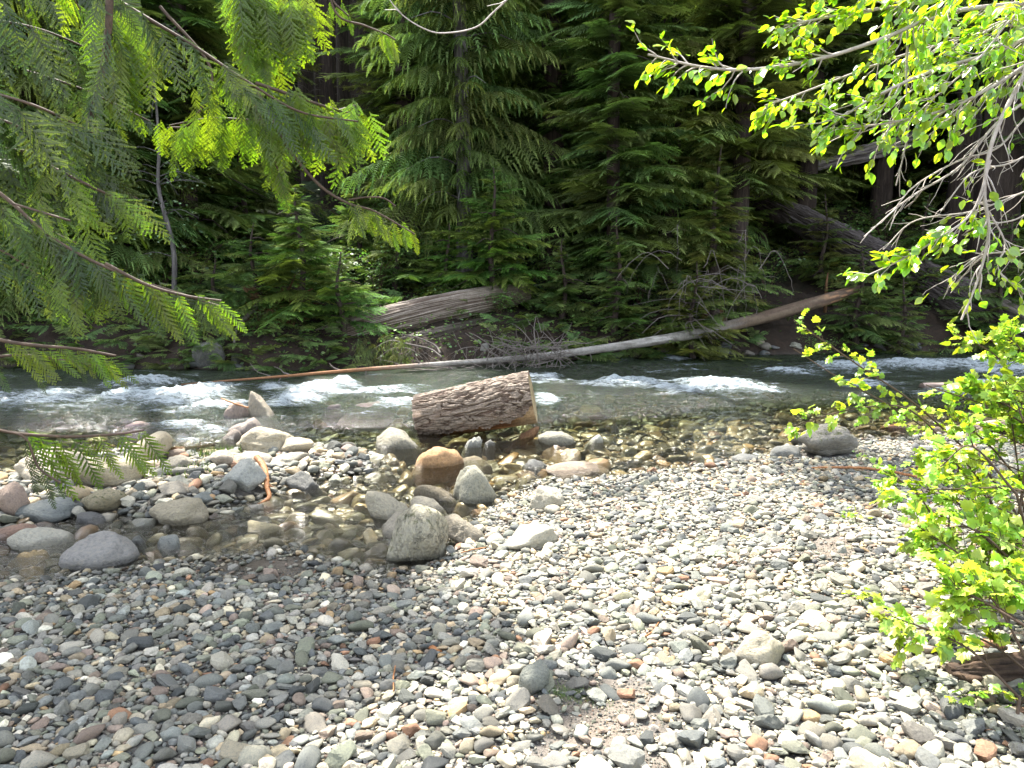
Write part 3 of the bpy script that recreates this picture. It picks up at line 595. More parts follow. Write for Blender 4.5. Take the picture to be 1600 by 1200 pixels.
# the largest gravel stones, each its own object
PM = [Geo().add(*pt[2]).mesh('river_stone', M['stone'], k_ % 4 not in (1, 2)) for k_, pt in enumerate(PROTO)]
LAND = [(u, v, s) for (u, v, s) in [(650, 860, 'the tall cracked boulder'), (1195, 1020, 'the pale triangular slab'), (833, 1060, 'the upright stone by the moss tuft'), (960, 1130, 'the sand patch'), (832, 845, 'the long whitish slab'), (372, 750, 'the angular blue-white block'), (1302, 700, 'the mossy dark boulder'), (140, 870, 'the lilac-grey boulder'), (266, 810, 'the cleft beige boulder'), (1500, 1060, 'the rotten log under the shrub'), (676, 1018, 'the reddish bark chip'), (0, 1200, 'the bottom left corner'), (400, 1200, 'the bottom edge, left part'), (1250, 1200, 'the bottom edge, right part'), (1600, 1200, 'the bottom right corner'), (0, 1000, 'the left edge'), (400, 940, 'the left sand flat'), (740, 760, 'the peaked grey-green boulder'), (1360, 745, 'the brown twig on the gravel')]]
LXY = np.array([G(min(max(u, -40), 1640), v)[:2] for u, v, s in LAND])
seen = {}
hz = H(dry[:, 0], dry[:, 1])
for i in order[:236]:
    x, y, r = dry[i]; k = at[2][i]; pt = PROTO[k]
    z = hz[i]+r*np.abs(pt[2][0][:, 2]).max()*.55+up_[i]
    o = link('river_stone', PM[k], None, (x, y, z), 0, r*1.15)
    q = rot_many(at[3][i:i+1], at[4][i:i+1])[0]
    from mathutils import Matrix
    o.rotation_euler = Matrix(q.tolist()).to_euler(); o.color = (*[float(c) for c in at[1][i]], 1)
    d = np.hypot(*(LXY-[x, y]).T); j = int(d.argmin()); dx, dy = x-LXY[j, 0], y-LXY[j, 1]
    side = ('right of' if dx > 0 else 'left of') if abs(dx) > abs(dy) else ('behind' if dy > 0 else 'in front of')
    if LAND[j][2].startswith('the bottom') or 'edge' in LAND[j][2]: side = 'near'
    sz = 'large' if r > .045 else ('middling' if r > .034 else 'small')
    base = f"{sz} {pt[3]} {PAL[at[0][i]][1]} stone {side} {LAND[j][2]}"
    seen.setdefault(base, []).append((d[j], o))
ORD = ['', 'second nearest ', 'third nearest ', 'fourth nearest ', 'fifth nearest ', 'sixth nearest ', 'seventh nearest ', 'eighth nearest ']
for base, L in seen.items():
    L.sort(key=lambda t: t[0])
    for n_, (dd, o) in enumerate(L):
        lab = base if len(L) == 1 else (ORD[min(n_, 7)] if n_ else 'nearest ')+base
        if len(lab.split()) > 15: lab = lab.replace('in front of', 'before')
        tag(o, lab, 'stone', 'larger loose stones on the gravel shore')
# ------------------------------------------------------------------ conifers
def tri_spray(seed, n=8, wid=.5, droop=.25, w=.055, ang=52):
    """flat spray of length 1 along +x: one narrow blade per side twig"""
    r = np.random.default_rng(seed); V = []; A = []
    for i in range(n):
        s = (i+.4)/n
        for sg in (-1, 1):
            l = wid*(1-s*.72)*r.uniform(.75, 1.15)*(.55+.45*min(1, s*4)); a = R(ang+r.uniform(-9, 9)); d = np.array([math.cos(a), sg*math.sin(a), 0])
            p = np.array([s, 0, -droop*s*s]); e = p+d*l+np.array([0, 0, -.35*droop*l-.05*l*r.uniform(0, 3)])
            q = np.array([w*.9, 0, 0]); V += [p-q, p+q, e+d*0+np.array([w*.25, 0, 0])]; t = .25+.6*l/wid*.9+.2*s
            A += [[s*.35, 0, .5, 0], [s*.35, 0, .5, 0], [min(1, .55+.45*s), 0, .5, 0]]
    V += [[.8, -w*.8, -droop*.64], [.8, w*.8, -droop*.64], [1.12, 0, -droop*1.3]]; A += [[.5, 0, .5, 0], [.5, 0, .5, 0], [1, 0, .5, 0]]
    V = np.array(V, float); return V, np.arange(len(V)).reshape(-1, 3), np.array(A)
def bough(seed, kind):
    """one limb's worth of foliage, length 1 along +x (scaled later)"""
    r = np.random.default_rng(seed); V = []; F = []; A = []; n = 0
    dr = {'hemlock': .28, 'cedar': .42, 'loose': .3}[kind]; ns = {'hemlock': 20, 'cedar': 19, 'loose': 9}[kind]
    sp = [tri_spray(seed*7+j, {'hemlock': 11, 'cedar': 10, 'loose': 8}[kind], {'hemlock': .40, 'cedar': .34, 'loose': .45}[kind], {'hemlock': .14, 'cedar': .45, 'loose': .3}[kind], {'hemlock': .042, 'cedar': .045, 'loose': .04}[kind]) for j in range(3)]
    axis_ = lambda s: np.array([s, .06*math.sin(s*5+seed), .16*s-dr*s*s])
    for i in range(ns):
        s = .12+.88*i/(ns-1)
        for sg in ((-1, 1) if i < ns-1 else (0,)):
            L = (.34*(1-s)+.10)*r.uniform(.6, 1.25) if kind != 'cedar' else (.29*(1-s)+.11)*r.uniform(.6, 1.3)
            a = sg*R(r.uniform(42, 68)); pitch = -R(r.uniform(0, 20) if kind == 'hemlock' else r.uniform(10, 48))
            d = np.array([math.cos(a)*math.cos(pitch), math.sin(a)*math.cos(pitch), math.sin(pitch)])
            up = np.array([r.normal(0, .18), r.normal(0, .18)+sg*.25, 1.0])
            f = frame(d, up); Vs, Fs, As = sp[r.integers(3)]
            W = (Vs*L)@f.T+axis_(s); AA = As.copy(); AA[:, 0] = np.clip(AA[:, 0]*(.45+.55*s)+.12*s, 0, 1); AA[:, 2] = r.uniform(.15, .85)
            V.append(W); F.append(Fs+n); A.append(AA); n += len(W)
    return np.vstack(V), np.vstack(F), np.vstack(A)
BG = {k: [bough(i*3+q, k) for i in range(6)] for q, k in enumerate(('hemlock', 'cedar', 'loose'))}
def crown(seed, kind, h, rad, start, dens=1., shape='cone', low=.35):
    r = np.random.default_rng(seed); g = Geo(); zt = min(h, 10.); nl_ = int((zt-start)*11.5*dens); nh_ = int(max(h-10, 0)*(2.4 if h > 26.5 else 1.0)*dens); zz_ = np.concatenate([np.linspace(start, zt, max(nl_, 1)), np.linspace(10, h, nh_)]); nb = len(zz_)
    per = [[] for _ in range(6)]
    for i in range(nb):
        z = zz_[i]+r.uniform(-.05, .05); t = min(max((z-start)/(h-start), 0), .999)
        env = (1-t)**.75 if shape == 'cone' else min(1, .55+1.2*t)*(1-t**3)**.6
        L = rad*max(env*r.uniform(.65, 1.12), .12); az = i*2.399+r.uniform(-.4, .4)
        L *= 1+.25*math.sin(az*2+seed)
        el = R(r.uniform(-12, 14)+18*t); per[r.integers(6)].append((z, L, az, el, r.uniform()))
    for k in range(6):
        if not per[k]: continue
        q = np.array(per[k]); V, F, A = BG[kind][k]
        d = np.stack([np.cos(q[:, 2])*np.cos(q[:, 3]), np.sin(q[:, 2])*np.cos(q[:, 3]), np.sin(q[:, 3])], 1)
        Rm = frame(d, np.array([0, 0, 1.0])[None]+r.normal(0, .12, (len(q), 3)))
        T = np.stack([np.zeros(len(q)), np.zeros(len(q)), q[:, 0]], 1)
        place(g, V, F, A, Rm, np.stack([q[:, 1], np.minimum(q[:, 1], 1.5+q[:, 1]*.3), q[:, 1]], 1), T, q[:, 4])
    return g
def trunk(h, r0, seed=0, limbs=0, rad=1., start=1., lean=0.):
    r = np.random.default_rng(seed); g = Geo(); n = max(8, int(h*1.2)); s = np.linspace(0, 1, n)
    pts = np.stack([lean*s*h+.06*np.sin(s*7+seed), .05*np.sin(s*9+seed*2), s*h-.4*(s == 0)], 1)
    rr = r0*(1-s)**.8+.012; rr = rr*(1+.35*np.exp(-s*h*2.2))
    tube(g, pts, rr, 10, rfun=lambda i, th: 1+.07*np.sin(th*5+i[:, None]*.6)+.05*np.sin(th[None]*9))
    for i in range(limbs):
        z = r.uniform(start, h*.97); az = r.uniform(0, 6.28); L = rad*(1-z/h)**.7*r.uniform(.5, .9)
        q = spline([[lean*z, 0, z], [lean*z+math.cos(az)*L*.5, math.sin(az)*L*.5, z+.07*L], [lean*z+math.cos(az)*L, math.sin(az)*L, z-.14*L]], 6)
        tube(g, q, np.linspace(.02+.006*L, .005, 6), 4, cap=False)
    return g
def tree(u, Y, h, rad, start, kind, mat, label, cat='tree', name='conifer_tree', seed=0, dens=1., r0=None, bark='trunk_dark', group=None, shape='cone', dead=0, filt=True, vtop=None, lean=0.):
    p = P(u, 430, Y); z = float(H(p[0], p[1])); base = np.array([p[0], p[1], z-.05])
    if vtop is not None: h = P(u, vtop, Y)[2]-z
    t = empty(name, base, label, cat, group)
    link('trunk', trunk(h, r0 or .012*h+.03, seed, int(min(60, h*3)), rad, start, lean).mesh('trunk', M[bark]), t)
    g = crown(seed, kind, h, rad, start, dens, shape)
    if filt and g.n: thin(g, base)
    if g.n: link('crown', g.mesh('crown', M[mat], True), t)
    if dead:
        r = np.random.default_rng(seed+5); d = Geo()
        for i in range(dead):
            zz = r.uniform(.8, start+2); az = r.uniform(0, 6.28); L = r.uniform(.5, 1.8)
            q = spline([[0, 0, zz], [math.cos(az)*L*.5, math.sin(az)*L*.5, zz+r.uniform(-.1, .1)], [math.cos(az+.2)*L, math.sin(az+.2)*L, zz-r.uniform(.1, .5)]], 6); tube(d, q, np.linspace(.014, .003, 6), 3, cap=False)
        link('dead_branches', d.mesh('dead_branches', M['twig_dead']), t)
    return t
def thin(g, base):
    """leave out the foliage that would shade the open, sunlit parts of the shore (the gaps in this canopy)"""
    for k in range(len(g.v)):
        V = g.v[k]; F = g.f[k]-g.f[k].min() if False else g.f[k]
        off = F.min(); c = V[F[:, 0]-off]+base
        s = sunny(c); hs = halfsun(c)
        n3 = perlin(c[:, 0]*1.3, c[:, 1]*1.3, c[:, 2]*1.3)
        keep = (s < -.05) & ~((hs > 0) & (n3 > -.05))
        g.f[k] = F[keep]; g.mi[k] = g.mi[k][keep]
HE, CE, LO = 'hemlock', 'cedar', 'loose'
tree(722, 20.5, 25, 2.5, 1.7, CE, 'cedar_far', 'tall cedar with layered light green drooping sprays, behind the big fallen log', seed=1, dens=1.55, bark='trunk_grey', r0=.2)
tree(770, 18.9, 0, 1.75, .35, HE, 'fresh_far', 'young bright green hemlock standing above the right end of the big fallen log', seed=2, dens=2.6, vtop=258)
tree(700, 19.0, 0, 1.1, .3, HE, 'fresh_far', 'small bright hemlock left of the young hemlock above the fallen log', seed=102, dens=3., vtop=345)
tree(958, 19.9, 24, 2.3, 1.2, HE, 'hemlock', 'tall dark hemlock with bare trunk stretch in the middle of the far bank', seed=3, dens=1.7, r0=.17)
tree(965, 18.3, 0, 1.15, .25, HE, 'cedar_far', 'small drooping conifer in front of the tall dark hemlock', seed=4, dens=2.6, vtop=335)
tree(880, 18.8, 0, 1.2, .25, HE, 'hemlock', 'dark young hemlock left of the small drooping conifer', seed=5, dens=2.4, vtop=370)
tree(1150, 21.0, 25, 2.8, 3.2, HE, 'olive_far', 'tall olive green cedar over the splintered stump on the far bank', seed=6, dens=1.6, r0=.25)
tree(1115, 19.1, 0, 1.75, 1.0, HE, 'olive_far', 'broad short olive cedar with a pointed top overhanging the leaning alder log', seed=7, dens=2.6, vtop=226, r0=.12)
tree(1085, 17.9, 0, 1.6, .3, HE, 'olive_far', 'low olive bush-like cedar hanging over the leaning alder log', seed=8, dens=2.5, vtop=405, dead=30)
tree(1345, 19.4, 0, 1.3, .2, HE, 'hemlock', 'small dark hemlock left of the ridged fallen trunk', seed=9, dens=2.4, vtop=380)
tree(1415, 19.0, 0, 1.0, .15, HE, 'cedar_far', 'little hemlock right at the foot of the ridged fallen trunk', seed=10, dens=2.4, vtop=430)
tree(1285, 22.2, 0, 1.2, .2, HE, 'olive_far', 'small feathery conifer above the brown slope of needle litter', seed=110, dens=2., vtop=300)
tree(470, 17.0, 0, 1.7, .5, HE, 'fresh_far', 'bushy hemlock with yellow-green tips growing over the root wad', seed=11, dens=2.8, vtop=288)
tree(398, 17.0, 0, 1.35, .35, HE, 'cedar_far', 'low hemlock left of the bushy one over the root wad', seed=12, dens=2.6, vtop=345)
tree(530, 16.6, 0, 1.15, .3, HE, 'fresh_far', 'small hemlock at the left end of the big fallen log', seed=13, dens=2.8, vtop=390)
tree(860, 22.5, 25, 2.5, 1.5, HE, 'hemlock', 'tall dense hemlock between the light cedar and the dark hemlock', seed=14, dens=1.3)
tree(640, 23.5, 24, 2.3, 3.0, HE, 'cedar_far', 'tall hemlock at the left side of the light green cedar', seed=15, dens=1.3)
tree(1045, 23.0, 26, 2.6, 1.5, CE, 'cedar_far', 'tall green cedar between the dark hemlock and the olive cedar', seed=16, dens=1.4)
tree(1255, 25.0, 26, 2.8, 3.5, HE, 'hemlock', 'tall dark hemlock right of the olive cedar', seed=17, dens=1.2)
tree(1370, 27.0, 27, 3.0, 6, HE, 'hemlock', 'tall dark conifer behind the splintered grey log', seed=18, dens=1.1, r0=.34)
tree(1548, 22.5, 27, 2.9, 6, CE, 'hemlock', 'old cedar with a thick fluted dark trunk at the right edge of the far bank', seed=19, dens=1.0, r0=.62, dead=26)
tree(1490, 24.0, 26, 2.5, 5.6, HE, 'hemlock', 'dark trunked conifer with dead lower branches left of the old fluted cedar', seed=20, dens=1.0, r0=.40, dead=40)
tree(65, 19.0, 24, 3.0, .5, CE, 'hemlock', 'tall dense dark cedar at the far left of the far bank', seed=21, dens=1.8)
tree(185, 20.0, 24, 2.8, .8, HE, 'hemlock', 'tall dark hemlock right of the leftmost dense cedar', seed=22, dens=1.7)
tree(300, 21.0, 23, 2.8, .8, HE, 'hemlock', 'tall dark hemlock behind the thin grey birch stem', seed=23, dens=1.6)
tree(-90, 19.0, 24, 3.0, .5, CE, 'hemlock', 'dense cedar at the left border of the far bank', seed=24, dens=1.4)
tree(385, 22.5, 0, 2.2, .6, HE, 'hemlock', 'shaded dark hemlock behind the low one over the root wad', seed=25, dens=1.8, vtop=150)
tree(335, 18.2, 0, 1.3, .25, HE, 'hemlock', 'small dark hemlock above the big dark bank boulder', seed=26, dens=2.2, vtop=400)
tree(240, 18.0, 0, 1.3, .2, HE, 'hemlock', 'low dark conifer left of the big dark bank boulder', seed=27, dens=2.2, vtop=445)
tree(130, 17.6, 0, 1.4, .2, CE, 'hemlock', 'drooping dark cedar bush on the left of the far bank', seed=28, dens=2.2, vtop=430)
tree(620, 19.5, 0, 1.4, .3, HE, 'cedar_far', 'shaded young hemlock behind the left part of the big fallen log', seed=29, dens=2.2, vtop=330)
tree(1700, 20.5, 25, 3.0, 1.5, HE, 'hemlock', 'tall hemlock just beyond the right border of the far bank', seed=30, dens=1.3)
tree(560, 21.5, 0, 1.5, .3, HE, 'hemlock', 'dark young hemlock in the shade below the bare trunks', seed=31, dens=2.0, vtop=265)
tree(1440, 21.5, 0, 1.5, .2, HE, 'hemlock', 'shaded young hemlock above the ridged fallen trunk', seed=32, dens=2.0, vtop=300)
tree(1570, 19.6, 0, 1.5, .2, HE, 'hemlock', 'shaded low hemlock over the lower end of the ridged trunk', seed=33, dens=2.0, vtop=330)
# rows of tall trees behind: prototypes, then copies
def copy_tree(t, loc, rz, s, label, group):
    c = t.copy(); C.objects.link(c); c.location = loc; c.rotation_euler = (0, 0, rz); c.scale = (s, s, s); c['label'] = label; c['group'] = group
    for ch in t.children:
        d = ch.copy(); C.objects.link(d); d.parent = c
    return c
rf = np.random.default_rng(91)
GB = 'bare trunked conifers far back in the forest'
protoA = [tree(u, Y, 27, 3.2, st, HE, 'hemlock', 'x', seed=60+k, dens=1.2, r0=r0, dead=18, filt=False, group=GB) for k, (u, Y, st, r0) in enumerate([(462, 34, 13, .36), (522, 31, 14, .34), (905, 30, 6, .3)])]
spots = [(490, 38), (548, 36), (578, 33), (602, 39), (430, 40), (455, 46), (510, 47), (560, 48), (600, 50), (535, 42),
         (350, 30), (260, 29), (160, 30), (60, 30), (-60, 30), (-200, 30), (680, 31), (760, 29), (830, 34), (985, 31), (1080, 30), (1180, 31), (1290, 34), (1420, 34), (1500, 31), (1600, 32), (1720, 30), (1330, 42), (1240, 40), (1450, 45), (1560, 42), (1120, 42), (1020, 42), (930, 42), (840, 44), (740, 42), (380, 44), (300, 42), (200, 44), (100, 42), (0, 44), (-120, 42), (1680, 42), (1800, 32), (-320, 34)]
LF = lambda u, Y: ('far ' if Y > 38 else '')+'dark conifer trunk '+('among the bare trunks at the upper left' if 420 < u < 620 else 'behind the left bank trees' if u < 420 else 'behind the light green cedar' if u < 820 else 'behind the tall dark hemlock' if u < 1080 else 'behind the olive cedar' if u < 1300 else 'behind the old fluted cedar')
for k, (u, Y) in enumerate([(462, 34), (522, 31), (905, 30)]): protoA[k]['label'] = LF(u, Y); protoA[k]['group'] = GB+' '+LF(u, Y)
for k, (u, Y) in enumerate(spots):
    pr_ = protoA[k % 2] if 420 < u < 620 else protoA[2]; p = P(u, 430, Y); z = float(H(p[0], p[1]))
    copy_tree(pr_, (p[0], p[1], z-.3), rf.uniform(0, 6.28), rf.uniform(.9, 1.2), LF(u, Y), GB+' '+LF(u, Y))
GF = 'middle-sized conifers filling the forest behind the bank'
fillp = [tree(u, Y, 13, 2.7, .6, k_, m_, 'x', seed=140+i, dens=1.5, group=GF) for i, (u, Y, k_, m_) in enumerate([(800, 25.5, HE, 'hemlock'), (1010, 26, CE, 'cedar_far'), (1190, 25, HE, 'olive_far')])]
FL_ = lambda u: 'middle-sized conifer '+('behind the trees left of the bare trunks' if u < 420 else 'behind the light green cedar' if u < 820 else 'behind the tall dark hemlock' if u < 1080 else 'behind the olive cedar' if u < 1300 else 'around the old fluted cedar')
for t_, u_ in zip(fillp, (800, 1010, 1190)): t_['label'] = FL_(u_); t_['group'] = GF+' '+FL_(u_)
for k, (u, Y) in enumerate([(905, 25), (690, 26), (640, 28), (745, 29), (950, 28.5), (1095, 25.5), (1240, 28), (1330, 30), (1400, 28.5), (1470, 27), (1620, 26), (1530, 29), (340, 25), (250, 24.5), (150, 25), (50, 25), (-60, 25), (390, 28), (200, 28), (1060, 29), (860, 30), (1150, 31), (300, 28)]):
    p = P(u, 430, Y); z = float(H(p[0], p[1])); copy_tree(fillp[k % 3], (p[0], p[1], z-.2), rf.uniform(0, 6.28), rf.uniform(.85, 1.2), FL_(u), GF+' '+FL_(u))
far_ = [tree(200+k*300, 58, 22, 4.0, .5, HE, 'hemlock', 'x', seed=80+k, dens=.75, filt=False, group='conifers covering the hillside behind') for k in range(3)]
for f_ in far_: f_['label'] = 'dark conifer on the steep hillside behind the forest'
for k in range(75):
    Y = rf.uniform(52, 105); x = rf.uniform(-.85, .9)*Y; z = float(H(x, Y))
    copy_tree(far_[k % 3], (x, Y, z-.3), rf.uniform(0, 6.28), rf.uniform(.8, 1.35), 'dark conifer on the steep hillside behind the forest', 'conifers covering the hillside behind')
# ------------------------------------------------------------------ broadleaf undergrowth
def leaf_small():                     # ovate leaf, unit length along +x, folded on the midrib
    V = np.array([[0, 0, 0], [.25, .26, .05], [.6, .28, .05], [1.05, 0, -.05], [.6, -.28, .05], [.25, -.26, .05], [.5, 0, 0]], float)
    F = np.array([[0, 6, 1], [1, 6, 2], [2, 6, 3], [3, 6, 4], [4, 6, 5], [5, 6, 0]]); A = np.array([[0, 0, .5, 0], [.6, 0, .5, 0], [.8, 0, .5, 0], [1, 0, .5, 0], [.8, 0, .5, 0], [.6, 0, .5, 0], [.3, 0, .5, 0]]); return V, F, A
def scatter_leaves(g, rng, pts, size, up=1., tmpl=None, dirs=None, hang=0.):
    V, F, A = tmpl or leaf_small(); n = len(pts)
    az = rng.uniform(0, 6.28, n); d = np.stack([np.cos(az), np.sin(az), rng.normal(-.15-hang, .3, n)], 1)
    if dirs is not None: d = d*.7+dirs*1.1
    Rm = frame(nrm(d), np.array([0, 0, up])[None]+rng.normal(0, .45, (n, 3)))
    s = size*rng.uniform(.65, 1.25, n); AA = np.broadcast_to(A[None], (n, len(V), 4)).copy(); AA[..., 1] = rng.uniform(0, 1, (n, 1)); AA[..., 2] = rng.uniform(0, 1, (n, 1))
    W = np.einsum('nij,nkj->nki', Rm, V[None]*s[:, None, None])+np.asarray(pts)[:, None]
    g.add(W.reshape(-1, 3), (F[None]+(np.arange(n)*len(V))[:, None, None]).reshape(-1, 3), AA.reshape(-1, 4))
def shrub_far(seed, r, h, nst=9, nl=420, ls=.055):
    rng = np.random.default_rng(seed); s = Geo(); l = Geo(); pts = []
    for i in range(nst):
        az = rng.uniform(0, 6.28); q = spline([[0, 0, -.1], [math.cos(az)*r*.35, math.sin(az)*r*.35, h*.55], [math.cos(az)*r, math.sin(az)*r, h*rng.uniform(.6, 1)]], 8)
        tube(s, q, np.linspace(.012, .004, 8), 4, cap=False)
        for j in range(nl//nst): pts.append(q[rng.integers(2, 8)]+rng.normal(0, .16, 3)*[1, 1, .7])
    scatter_leaves(l, rng, np.array(pts), ls); return s, l
protoS = []
for k in range(4):
    s_, l_ = shrub_far(300+k, .75, .95, 9, 620, .07); t = empty('leafy_shrub', (0, 0, 0), 'x', 'shrub', 'leafy shrubs in the shade of the far bank')
    link('stems', s_.mesh('stems', M['twig_brown']), t); link('foliage', l_.mesh('foliage', M['understory']), t); protoS.append(t)
SH = [(395, 16.6, .8, 'green leafy shrub hanging beside the curved dead branch'), (440, 17.4, .9, 'leafy shrub below the root wad'), (590, 19.3, 1.1, 'leafy green shrub behind the left end of the big fallen log'), (660, 20.4, 1.2, 'leafy shrub in the gap left of the young bright hemlock'), (520, 19.5, 1.3, 'leafy shrub under the bare trunks'),
      (250, 19.5, 1.3, 'leafy shrub around the thin grey birch stem'), (310, 20., 1.4, 'leafy shrub right of the thin grey birch stem'), (180, 18.6, 1.2, 'leafy shrub left of the thin grey birch stem'), (630, 22., 1.4, 'shrub up the slope below the sunlit clearing'), (560, 24, 1.6, 'pale green shrub in the distance among the bare trunks'), (590, 27, 1.6, 'bright undergrowth shrub right of the distant bare trunks'),
      (30, 18, 1.2, 'dark shrub at the left end of the far bank'), (90, 20, 1.6, 'shrub behind the drooping dark cedar bush'), (1000, 20.5, 1.2, 'shrub right of the tall dark hemlock foot'), (820, 20.5, 1.2, 'shrub behind the right end of the big fallen log'), (1200, 22, 1.2, 'shrub at the top of the brown litter slope'), (1320, 23.5, 1.3, 'shrub between the splintered log and the ridged trunk'), (1380, 25, 1.5, 'shrub behind the splintered grey log'), (1500, 20.8, 1.3, 'shrub above the ridged fallen trunk'), (1590, 21, 1.5, 'shrub at the foot of the old fluted cedar'), (1290, 18.9, .6, 'low shrub by the rocks on the right of the far bank'), (1450, 18.6, .6, 'low shrub below the ridged fallen trunk'), (700, 18.3, .6, 'low shrub in the dark hollow under the big fallen log'), (780, 18.2, .6, 'low shrub near the twig tangle on the alder log')]
for k, (u, Y, s, lab) in enumerate(SH):
    p = P(u, 430, Y); z = float(H(p[0], p[1])); t = protoS[k] if k < 4 else None
    if t is None: t = copy_tree(protoS[k % 4], (0, 0, 0), 0, s, lab, 'leafy shrubs in the shade of the far bank')
    t.location = (p[0], p[1], z); t.rotation_euler = (0, 0, k*1.3); t.scale = (s, s, s); t['label'] = lab
    if 'bright' in lab or 'pale' in lab: pass
# undergrowth covering the bank
def under():
    r = np.random.default_rng(404); x = r.uniform(-22, 24, 60000); y = yfl(x)+r.uniform(.15, 13, 60000)**1.0; n = fbm(x*.45, y*.45, 60, 3)
    bare = (np.abs(x-7.2) < 1.0+.4*(y-19)) & (y < 23); k = (n > -.25-.05*(y-yfl(x))) & ~(bare & (r.uniform(size=60000) > .12)) & ~((x > 5) & (y-yfl(x) < 1.3) & (r.uniform(size=60000) > .12))
    x, y = x[k], y[k]; z = H(x, y); hgt = np.clip(.28+.45*fbm(x*.9, y*.9, 70, 3), .05, .9)*sstep(0, 1.2, y-yfl(x)+.4); pts = np.stack([x, y, z+r.uniform(0, 1, len(x))*hgt+.03], 1)
    g = Geo(); scatter_leaves(g, r, pts, .085); tag(link('undergrowth', g.mesh('undergrowth', M['understory'])), 'low leafy undergrowth covering the far bank', 'undergrowth', kind='stuff')
    g = Geo(); m = 4200; x = r.uniform(-20, 22, m); b = r.uniform(.0, 1, m)**2.3*9; y = yfl(x)+.1+b; k = ~((np.abs(x-7.2) < 1.1) & (y < 23)) & ~((x > 4.6) & (b < 1.3) & (r.uniform(size=m) > .25)) & ~((np.abs(x+1.9) < 1.6) & (b < 1.8)); x, y, b = x[k], y[k], b[k]
    z = H(x, y)+r.uniform(.0, .5, len(x)); pr_ = r.integers(0, 6, len(x))
    for j in range(6):
        q = pr_ == j; V, F, A = BG['hemlock'][j]; az = r.uniform(0, 6.28, q.sum()); d = np.stack([np.cos(az), np.sin(az)-.3, r.uniform(-.1, .5, q.sum())], 1)
        place(g, V, F, A, frame(nrm(d), np.array([0, 0, 1.])[None]+r.normal(0, .2, (q.sum(), 3))), r.uniform(.3, .7, q.sum()), np.stack([x[q], y[q], z[q]], 1), r.uniform(size=q.sum()))
    tag(link('ferny_undergrowth', g.mesh('ferny_undergrowth', M['hemlock'])), 'dark green low sprays and seedlings filling the far bank between the trees', 'undergrowth', kind='stuff')
under()
# thin birch with pale small leaves on the far left
def birch(u0, v0, u1, v1, Y, label, nl=900):
    p0 = P(u0, 430, Y); z = float(H(p0[0], p0[1])); b0 = np.array([p0[0], p0[1], z-.1]); top = P(u1, v1, Y+.2); r = np.random.default_rng(4)
    t = empty('thin_birch', b0, label, 'tree'); s = Geo(); l = Geo(); L = np.linalg.norm(top-b0)
    ax = spline([b0-b0, (top-b0)*.35+[.12, 0, 0], (top-b0)*.7-[.1, 0, 0], top-b0, (top-b0)*1.6], 24); tube(s, ax, np.linspace(.07, .02, 24), 7)
    pts = []
    for i in range(34):
        k = r.integers(5, 24); az = r.uniform(0, 6.28); q = spline([ax[k], ax[k]+np.array([math.cos(az)*.5, math.sin(az)*.3, .12]), ax[k]+np.array([math.cos(az)*1.1, math.sin(az)*.6, r.uniform(-.3, .1)])], 7)
        tube(s, q, np.linspace(.014, .003, 7), 3, cap=False)
        for j in range(nl//34): pts.append(q[r.integers(2, 7)]+r.normal(0, .11, 3))
    scatter_leaves(l, r, np.array(pts), .06); link('trunk', s.mesh('trunk', M['trunk_grey']), t); link('foliage', l.mesh('foliage', M['pale_leaf']), t)
birch(268, 470, 248, 215, 18.2, 'thin grey leaning stem with pale small leaves on the left of the far bank')
